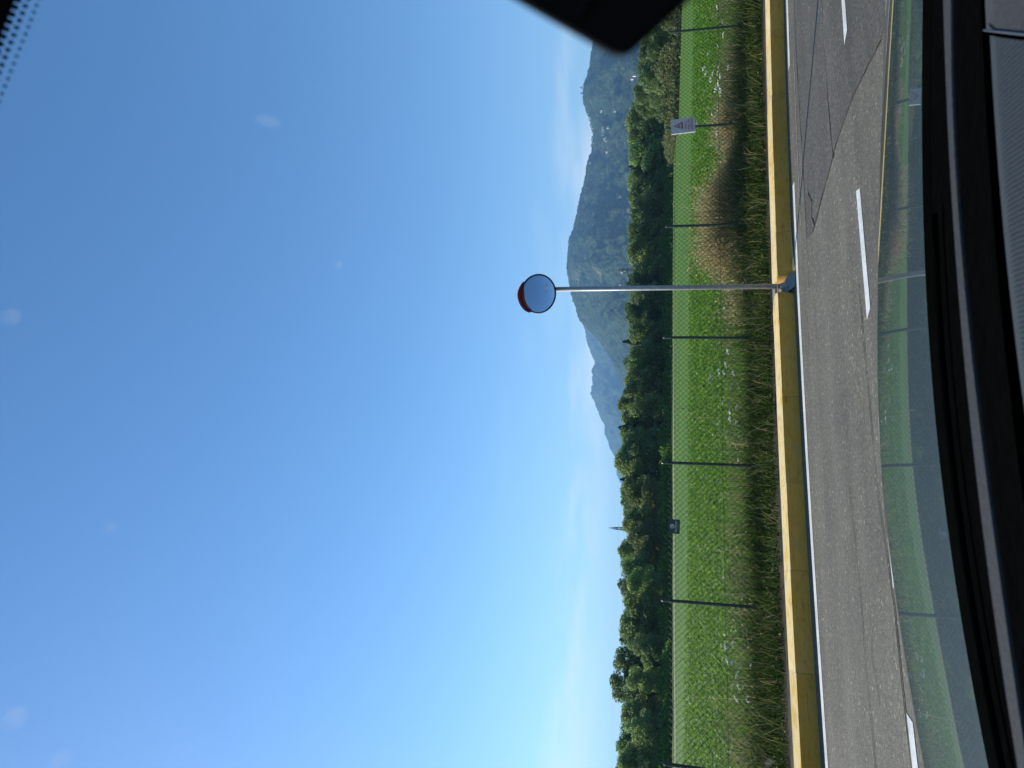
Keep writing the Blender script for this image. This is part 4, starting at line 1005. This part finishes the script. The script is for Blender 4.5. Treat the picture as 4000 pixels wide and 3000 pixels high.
for gname, (lab, pts) in fl.items():
    for x, y in pts:
        n_ = random.uniform(12.65, 13.4); p = on_n(x, y, n_); zb = float(bank_z(n_)); hh = p[2] - zb
        if hh < 0.06: hh = 0.06
        t_ = thing('wild_carrot', lab, 'flower', (p[0], p[1], zb), gname, rz=random.uniform(0, 6.28))
        i = random.randrange(4)
        s_ = link('stem', SM[i], t_); s_.scale = (1, 1, hh)
        u_ = link('flower_head', UM[random.randrange(4)], t_); u_.location = (0, 0, hh); k_ = random.uniform(1.0, 1.9); u_.scale = (k_, k_, k_); u_.rotation_euler = (random.uniform(-0.5, 0.5), random.uniform(-0.5, 0.5), 0)

# ================================================================== THE CAR THE PICTURE IS TAKEN FROM
def car_paint():
    m_, nt, out = new_mat('car_paint')
    n_ = noise_node(nt, 900, 2, 0.5); n2 = noise_node(nt, 6, 4, 0.6)
    c = ramp(nt, n_.outputs['Fac'], [(0.4, (0.030, 0.040, 0.038)), (0.6, (0.050, 0.062, 0.058))]).outputs[0]
    p = pbsdf(nt, out, c, 0.45, 0.4, 0.0, 1.0)
    p.inputs['Coat Roughness'].default_value = 0.02
    return m_
M['paint'] = car_paint()
M['car_black'] = simple('black_plastic', (0.0014, 0.0016, 0.0016), (0.0026, 0.0028, 0.0028), 40, 0.9, 0.0, bump=0.15, bdist=0.001)
M['car_grey'] = simple('grey_trim', (0.040, 0.041, 0.045), (0.058, 0.059, 0.064), 160, 0.8, 0.12, bump=0.5, bdist=0.002)
M['frit'] = simple('black_frit', (0.004, 0.004, 0.005), None, 10, 0.5, 0.2)
M['headliner'] = simple('headliner', (0.05, 0.05, 0.05), (0.06, 0.06, 0.06), 60, 0.9, 0.1)
M['silver'] = simple('silver_trim', (0.16, 0.16, 0.17), None, 10, 0.35, 0.5, metallic=0.6)
def perforated():
    m_, nt, out = new_mat('perforated_pad')
    v = nt.nodes.new('ShaderNodeTexVoronoi'); v.inputs['Scale'].default_value = 215; v.inputs['Randomness'].default_value = 0.1
    t = nt.nodes.new('ShaderNodeTexCoord'); nt.links.new(t.outputs['Object'], v.inputs['Vector'])
    c = ramp(nt, v.outputs['Distance'], [(0.22, (0.0008, 0.0008, 0.0008)), (0.40, (0.034, 0.038, 0.039))]).outputs[0]
    pbsdf(nt, out, c, 0.6, 0.3, bump=v.outputs['Distance'], bstr=0.6, bdist=0.002)
    return m_
M['perforated'] = perforated()
car = thing('car', 'car the photo is taken from: dark bonnet, windscreen and black dashboard', 'car')
PSI = R(12)
def cw(x, y, z): return Vector((x * math.cos(PSI) - y * math.sin(PSI), x * math.sin(PSI) + y * math.cos(PSI), z))
def curve(pts):
    pts = sorted(pts); xs = [p[0] for p in pts]; c_ = np.polyfit(xs, [p[1] for p in pts], 3)
    lo, hi = xs[0], xs[-1]
    def f(x):
        if x < lo: return np.polyval(c_, lo) + (x - lo) * np.polyval(np.polyder(c_), lo)
        if x > hi: return np.polyval(c_, hi) + (x - hi) * np.polyval(np.polyder(c_), hi)
        return np.polyval(c_, x)
    return f
hood_rear = curve([(0.715, 1.373), (0.478, 1.366), (0.359, 1.358), (0.194, 1.338), (0.011, 1.297), (-0.147, 1.258), (-0.291, 1.192), (-0.528, 1.075)])
hood_front = curve([(1.045, 1.991), (0.712, 2.018), (0.54, 2.025), (0.298, 2.046), (0.016, 2.05), (-0.158, 2.019), (-0.475, 1.903), (-0.607, 1.817), (-0.84, 1.675)])
# bonnet: gently crowned sheet that rolls over at its leading edge
wN, sN = 70, 46
Vh = []
for i in range(wN + 1):
    u = i / wN; xr, xf = -0.62 + 1.50 * u, -0.98 + 2.20 * u
    pr, pf = Vector((xr, hood_rear(xr), 0)), Vector((xf, hood_front(xf), 0))
    d = (pf - pr); L = d.length; d.normalize()
    zr = 1.397; ang0, ang1 = R(9.9 - 2.4 * u), R(11.6 - 1.5 * math.exp(-((u - 0.36) / 0.22) ** 2))
    x_, z_ = 0.0, zr; col_ = []
    ds = L / 30
    for j in range(sN + 1):
        col_.append((x_, z_))
        t = j / 30
        a_ = ang0 + (ang1 - ang0) * t ** 1.0 if t <= 1 else ang1 + (R(86) - ang1) * min(1, (t - 1) * 3.2)
        x_ += ds * math.cos(a_); z_ -= ds * math.sin(a_)
    for x_, z_ in col_: Vh.append(pr + d * x_ + Vector((0, 0, z_)))
Fh = [(i * (sN + 1) + j, (i + 1) * (sN + 1) + j, (i + 1) * (sN + 1) + j + 1, i * (sN + 1) + j + 1) for i in range(wN) for j in range(sN)]
mesh('bonnet', Vh, Fh, [M['paint']], car, smooth=True)
# cowl between bonnet and windscreen
def ribbon(name, fa, za, fb, zb, x0, x1, mat_, n_=40, parent=car, thick=None, dx=(0, 0)):
    v_ = []
    for i in range(n_ + 1):
        x = x0 + (x1 - x0) * i / n_; v_ += [(x + dx[0] * (i / n_ - .5), fa(x), za), (x + dx[1] * (i / n_ - .5), fb(x), zb)]
    o = mesh(name, v_, [(2 * i, 2 * i + 1, 2 * i + 3, 2 * i + 2) for i in range(n_)], [mat_], parent)
    if thick:
        md = o.modifiers.new('thickness', 'SOLIDIFY'); md.thickness = thick; md.offset = -1
    return o
strip_f = curve([(0.442, 0.853), (0.324, 0.831), (0.216, 0.823), (0.109, 0.799), (0.007, 0.776), (-0.087, 0.748), (-0.173, 0.718), (-0.305, 0.671)])
strip_b = curve([(0.426, 0.824), (0.21, 0.799), (0.007, 0.752), (-0.166, 0.693), (-0.276, 0.656)])
pad_f = curve([(0.383, 0.746), (0.25, 0.727), (0.186, 0.715), (0.076, 0.692), (0.007, 0.672), (-0.041, 0.658), (-0.2, 0.60)])
ribbon('cowl', lambda x: hood_rear(x) - 0.004, 1.385, lambda x: strip_f(x) + 0.17, 1.43, -0.75, 1.15, M['car_black'], thick=0.02)
for off, r_, x0, x1 in ((-0.075, 0.005, -0.55, 0.30),):
    b = MB(); b.tube([(x, hood_rear(x) + off, 1.405) for x in np.linspace(x0, x1, 14)], r_, 6); b.build('wiper_arm', M['car_black'], car, smooth=True)
# dashboard
dash = ribbon('dashboard', lambda x: strip_f(x) + 0.16, 1.46, lambda x: strip_f(x) - 0.01, 1.515, -0.75, 1.15, M['car_black'], thick=0.02)
ribbon('lower_panel', lambda x: strip_f(x) + 0.02, 1.46, lambda x: pad_f(x) - 0.5, 1.40, -0.75, 1.15, M['car_black'], parent=dash)
def bar_along(name, ff_, fb_, z, h, x0, x1, mat_, parent, n_=40, sh=0.0, sm=True):
    v_, fc = [], []
    for i in range(n_ + 1):
        x = x0 + (x1 - x0) * i / n_; yf, yb = ff_(x), fb_(x)
        v_ += [(x + sh * (q_ - yf), q_, zz) for q_, zz in ((yf + 0.004, z - h), (yf, z - 0.004), (yf * .93 + yb * .07 if sh else yf * .8 + yb * .2, z), (yf * .2 + yb * .8 if sh else yb + 0.001, z), (yb, z - (0.004 if sh else 0.001)), (yb - (0.004 if sh else 0.0), z - h))]
    for i in range(n_):
        for j in range(5): fc.append((i * 6 + j, i * 6 + j + 1, (i + 1) * 6 + j + 1, (i + 1) * 6 + j))
    return mesh(name, v_, fc, [mat_], parent, smooth=sm)
bar_along('demister_trim', strip_f, lambda x: strip_b(x) + 0.001, 1.55, 0.003, -0.75, 1.15, M['car_grey'], dash, sm=False)
bar_along('dash_pad', pad_f, lambda x: pad_f(x) - 0.42, 1.55, 0.10, -0.75, 0.345, M['perforated'], dash, sh=0.56)
bar_along('dash_side_panel', lambda x: pad_f(x) + 0.002, lambda x: pad_f(x) - 0.42, 1.552, 0.10, 0.351, 1.15, M['car_grey'], dash, sh=0.56)
b = MB(); b.tube([(0.349 - 0.56 * 0.40 * t, pad_f(0.349) - 0.004 - 0.40 * t, 1.5525) for t in np.linspace(0, 1, 12)], 0.0010, 8); b.build('silver_inlay', M['silver'], dash, smooth=True)

# windscreen
def scr(x, t):
    """point on the windscreen: x across, t 0 at the base .. 1 at the top"""
    yb = strip_f(x) + 0.20; yt = 0.215 + 0.16 * x - 0.10 * (x - 0.2) ** 2
    return Vector((x, yb + (yt - yb) * t, 1.43 + (2.20 - 1.43) * t + 0.035 * math.sin(math.pi * t)))
def glass():
    m_, nt, out = new_mat('windscreen_glass')
    tr = nt.nodes.new('ShaderNodeBsdfTransparent'); tr.inputs['Color'].default_value = (0.965, 0.985, 0.98, 1)
    gl = nt.nodes.new('ShaderNodeBsdfGlossy'); gl.inputs['Roughness'].default_value = 0.02
    fr = nt.nodes.new('ShaderNodeFresnel'); fr.inputs['IOR'].default_value = 1.3
    ms = nt.nodes.new('ShaderNodeMixShader'); nt.links.new(fr.outputs[0], ms.inputs[0]); nt.links.new(tr.outputs[0], ms.inputs[1]); nt.links.new(gl.outputs[0], ms.inputs[2])
    nt.links.new(ms.outputs[0], out.inputs[0]); return m_
M['glass'] = glass()
nx, ntt = 30, 24
v = [scr(-0.72 + 1.85 * i / nx, j / ntt) for i in range(nx + 1) for j in range(ntt + 1)]
ws_ = mesh('windscreen', v, [(i * (ntt + 1) + j, (i + 1) * (ntt + 1) + j, (i + 1) * (ntt + 1) + j + 1, i * (ntt + 1) + j + 1) for i in range(nx) for j in range(ntt)], [M['glass']], car, smooth=True)
# black frit along the top of the glass with its fading dots
def hit_scr(dx, dz):
    lo, hi = 0.05, 1.3
    def g(k_):
        x, y, z = dx * k_, k_, EYE + dz * k_; yb, yt = scr(x, 0).y, scr(x, 1).y
        t = (y - yb) / (yt - yb); return z - scr(x, t).z, x, t
    for _ in range(60):
        md = (lo + hi) / 2
        if g(md)[0] > 0: hi = md
        else: lo = md
    return g(lo)[1:]
A_, B_, C_, D_ = hit_scr(0.68, 1.151), hit_scr(0.607, 1.187), hit_scr(0.674, 1.10), hit_scr(0.497, 1.185)
def line_t(P, Q, x): return P[1] + (Q[1] - P[1]) * (x - P[0]) / (Q[0] - P[0])
v, f_ = [], []
xs = np.linspace(0.02, 0.62, 50)
for x in xs:
    tb = min(1.03, max(line_t(A_, B_, x), A_[1] - 0.14))
    for q in np.linspace(tb, 1.04, 5): v.append(scr(x, q) + Vector((0, -0.002, -0.002)))
f_ = [(i * 5 + j, (i + 1) * 5 + j, (i + 1) * 5 + j + 1, i * 5 + j + 1) for i in range(len(xs) - 1) for j in range(4)]
fo = mesh('frit_band', v, f_, [M['frit']], ws_)
b = MB(); step = 0.0042; r0 = 0
x = 0.05
while x < 0.34:
    t_lo, t_hi = line_t(C_, D_, x), line_t(A_, B_, x)
    t_lo = max(t_lo, A_[1] - 0.20); t_hi = max(t_hi, A_[1] - 0.14)
    q = t_lo; row = 0
    while q < min(t_hi, 1.03):
        fr = (q - t_lo) / max(1e-6, t_hi - t_lo); c_ = scr(x + (0.0021 if row % 2 else 0), q) + Vector((0, -0.002, -0.002))
        e1 = (scr(x + 0.001, q) - scr(x, q)).normalized(); e2 = (scr(x, q + 0.001) - scr(x, q)).normalized(); r_ = 0.0009 + 0.0010 * fr
        b.add([c_ + (e1 * math.cos(k_ * math.pi / 3) + e2 * math.sin(k_ * math.pi / 3)) * r_ for k_ in range(6)], [tuple(range(6))])
        q += step / 1.1; row += 1
    x += step
tag(b.build('frit_dots', M['frit'], ws_), kind='stuff')
# smears and specks stuck to the glass
def smear_mat():
    m_, nt, out = new_mat('smear'); n_ = noise_node(nt, 90, 3, 0.6)
    tr = nt.nodes.new('ShaderNodeBsdfTransparent'); df = nt.nodes.new('ShaderNodeBsdfDiffuse'); df.inputs[0].default_value = (0.8, 0.8, 0.8, 1)
    tl = nt.nodes.new('ShaderNodeBsdfTranslucent'); tl.inputs[0].default_value = (0.8, 0.8, 0.8, 1)
    ad = nt.nodes.new('ShaderNodeMixShader'); nt.links.new(df.outputs[0], ad.inputs[1]); nt.links.new(tl.outputs[0], ad.inputs[2])
    ms = nt.nodes.new('ShaderNodeMixShader'); r_ = ramp(nt, n_.outputs['Fac'], [(0.35, (0.03, 0.03, 0.03)), (0.7, (0.14, 0.14, 0.14))])
    nt.links.new(r_.outputs[0], ms.inputs[0]); nt.links.new(tr.outputs[0], ms.inputs[1]); nt.links.new(ad.outputs[0], ms.inputs[2]); nt.links.new(ms.outputs[0], out.inputs[0]); return m_
M['smear'] = smear_mat()
for x, y, rx, ry in ((1045, 478, 0.0075, 0.0035), (1320, 1035, 0.0025, 0.0030), (45, 1240, 0.004, 0.004), (430, 2055, 0.0025, 0.0025), (60, 2800, 0.005, 0.005), (240, 2960, 0.004, 0.004), (2995, 2975, 0.005, 0.003)):
    d = ray(x, y); xx, t = hit_scr(d[0] / d[1], d[2] / d[1]); c_ = scr(xx, t) + Vector((0, -0.0015, -0.0015))
    e1 = (scr(xx + 0.001, t) - scr(xx, t)).normalized(); e2 = (scr(xx, t + 0.001) - scr(xx, t)).normalized()
    mesh('smear', [c_ + e2 * math.cos(k_ * 0.5236) * rx + e1 * math.sin(k_ * 0.5236) * ry for k_ in range(12)], [tuple(range(12))], [M['smear']], ws_)
# interior mirror housing
k0 = 0.155
poly = [(0.470, 0.066), (0.548, -0.026), (0.70, -0.205), (1.05, -0.22), (1.15, 0.36), (0.73, 0.458), (0.576, 0.226)]
bm = bmesh.new()
def hv(px_, pz, yy): return Vector((px_ * yy, yy, EYE + pz * yy))
fr_ = [bm.verts.new(hv(px_, pz, k0 + 0.06 * (px_ - 0.48))) for px_, pz in poly]
cen = sum((q.co for q in fr_), Vector()) / 7
bk_ = [bm.verts.new(q.co + (cen - q.co) * 0.38 + Vector((0, 0.03, 0))) for q in fr_]
bm.faces.new(fr_); bm.faces.new(bk_[::-1])
for i in range(7): bm.faces.new((fr_[i], bk_[i], bk_[(i + 1) % 7], fr_[(i + 1) % 7]))
bmesh.ops.recalc_face_normals(bm, faces=bm.faces[:])
bmesh.ops.bevel(bm, geom=bm.edges[:], offset=0.0028, segments=3, affect='EDGES', profile=0.5)
me = bpy.data.meshes.new('mirror_housing'); bm.to_mesh(me); bm.free()
M['housing'] = simple('mirror_housing', (0.006, 0.0065, 0.0065), (0.010, 0.0105, 0.0105), 60, 0.7, 0.12, bump=0.2, bdist=0.001)
M['housing_rib'] = simple('housing_rib', (0.016, 0.017, 0.017), None, 60, 0.6, 0.2)
mh = link('mirror_housing', me, car, [M['housing']])
for k_ in range(6):
    p0 = Vector(((0.555 + 0.035 * k_) * k0, k0 - 0.0005 + 0.06 * (0.075 + 0.035 * k_), EYE + (0.135 + 0.050 * k_) * k0)); p1 = p0 + Vector((0.032, 0.0019, -0.015))
    b = MB(); b.bar(p0, p1, 0.0013, 6); b.build('rib', M['housing_rib'], mh)
b = MB(); b.tube([(0.17, 0.19, EYE + 0.04), (0.22, 0.25, EYE + 0.14), (0.26, 0.30, EYE + 0.27)], 0.014, 10); b.build('mirror_stalk', M['car_black'], car, smooth=True)
# body shell round the cabin, so that the inside is shaded as in a car
bk = Vector((math.sin(PSI), -math.cos(PSI), 0))
xs = np.linspace(-0.74, 1.15, 14); v = []
for x in xs:
    p = scr(x, 1.0); v += [p + Vector((0, 0, 0.004)), p + bk * 0.5 + Vector((0, 0, 0.06)), p + bk * 2.2 + Vector((0, 0, 0.06))]
rf = mesh('roof', v, [(i * 3 + j, i * 3 + j + 1, (i + 1) * 3 + j + 1, (i + 1) * 3 + j) for i in range(13) for j in range(2)], [M['headliner']], car, smooth=True)
md = rf.modifiers.new('thickness', 'SOLIDIFY'); md.thickness = 0.04; md.offset = 1
for x in (-0.735, 1.145):
    b = MB(); b.tube([scr(x, 0) + Vector((0, 0, -0.05)), scr(x, 0.35), scr(x, 0.7), scr(x, 1.0)], [0.05, 0.042, 0.04, 0.045], 8); b.build('windscreen_pillar', M['paint'], car, smooth=True)
    p0 = scr(x, 0); q = [p0 + Vector((0, 0, 0.02)), p0 + bk * 2.6 + Vector((0, 0, 0.06)), p0 + bk * 2.6 + Vector((0, 0, -1.0)), p0 + Vector((0, 0, -1.0))]
    o = mesh('door', q, [(0, 1, 2, 3)], [M['paint']], car); md = o.modifiers.new('thickness', 'SOLIDIFY'); md.thickness = 0.06
p0, p1 = scr(-0.74, 0), scr(1.15, 0)
q = [p0 + bk * 2.6 + Vector((0, 0, -1.0)), p1 + bk * 2.6 + Vector((0, 0, -1.0)), p1 + bk * 2.6 + Vector((0, 0, 0.85)), p0 + bk * 2.6 + Vector((0, 0, 0.85))]
mesh('rear_wall', q, [(0, 1, 2, 3)], [M['car_black']], car)
q = [p0 + Vector((0, 0, -1.0)), p1 + Vector((0, 0, -1.0)), p1 + bk * 2.6 + Vector((0, 0, -1.0)), p0 + bk * 2.6 + Vector((0, 0, -1.0))]
mesh('cabin_floor', q, [(0, 1, 2, 3)], [M['car_black']], car)
# wings below the bonnet's edges
for i in (0, wN):
    ed = [Vh[i * (sN + 1) + j] for j in range(sN + 1)]
    v = [];
    for p in ed: v += [p, Vector((p.x, p.y, 0.45))]
    mesh('wing', v, [(2 * j, 2 * j + 1, 2 * j + 3, 2 * j + 2) for j in range(sN)], [M['paint']], car)
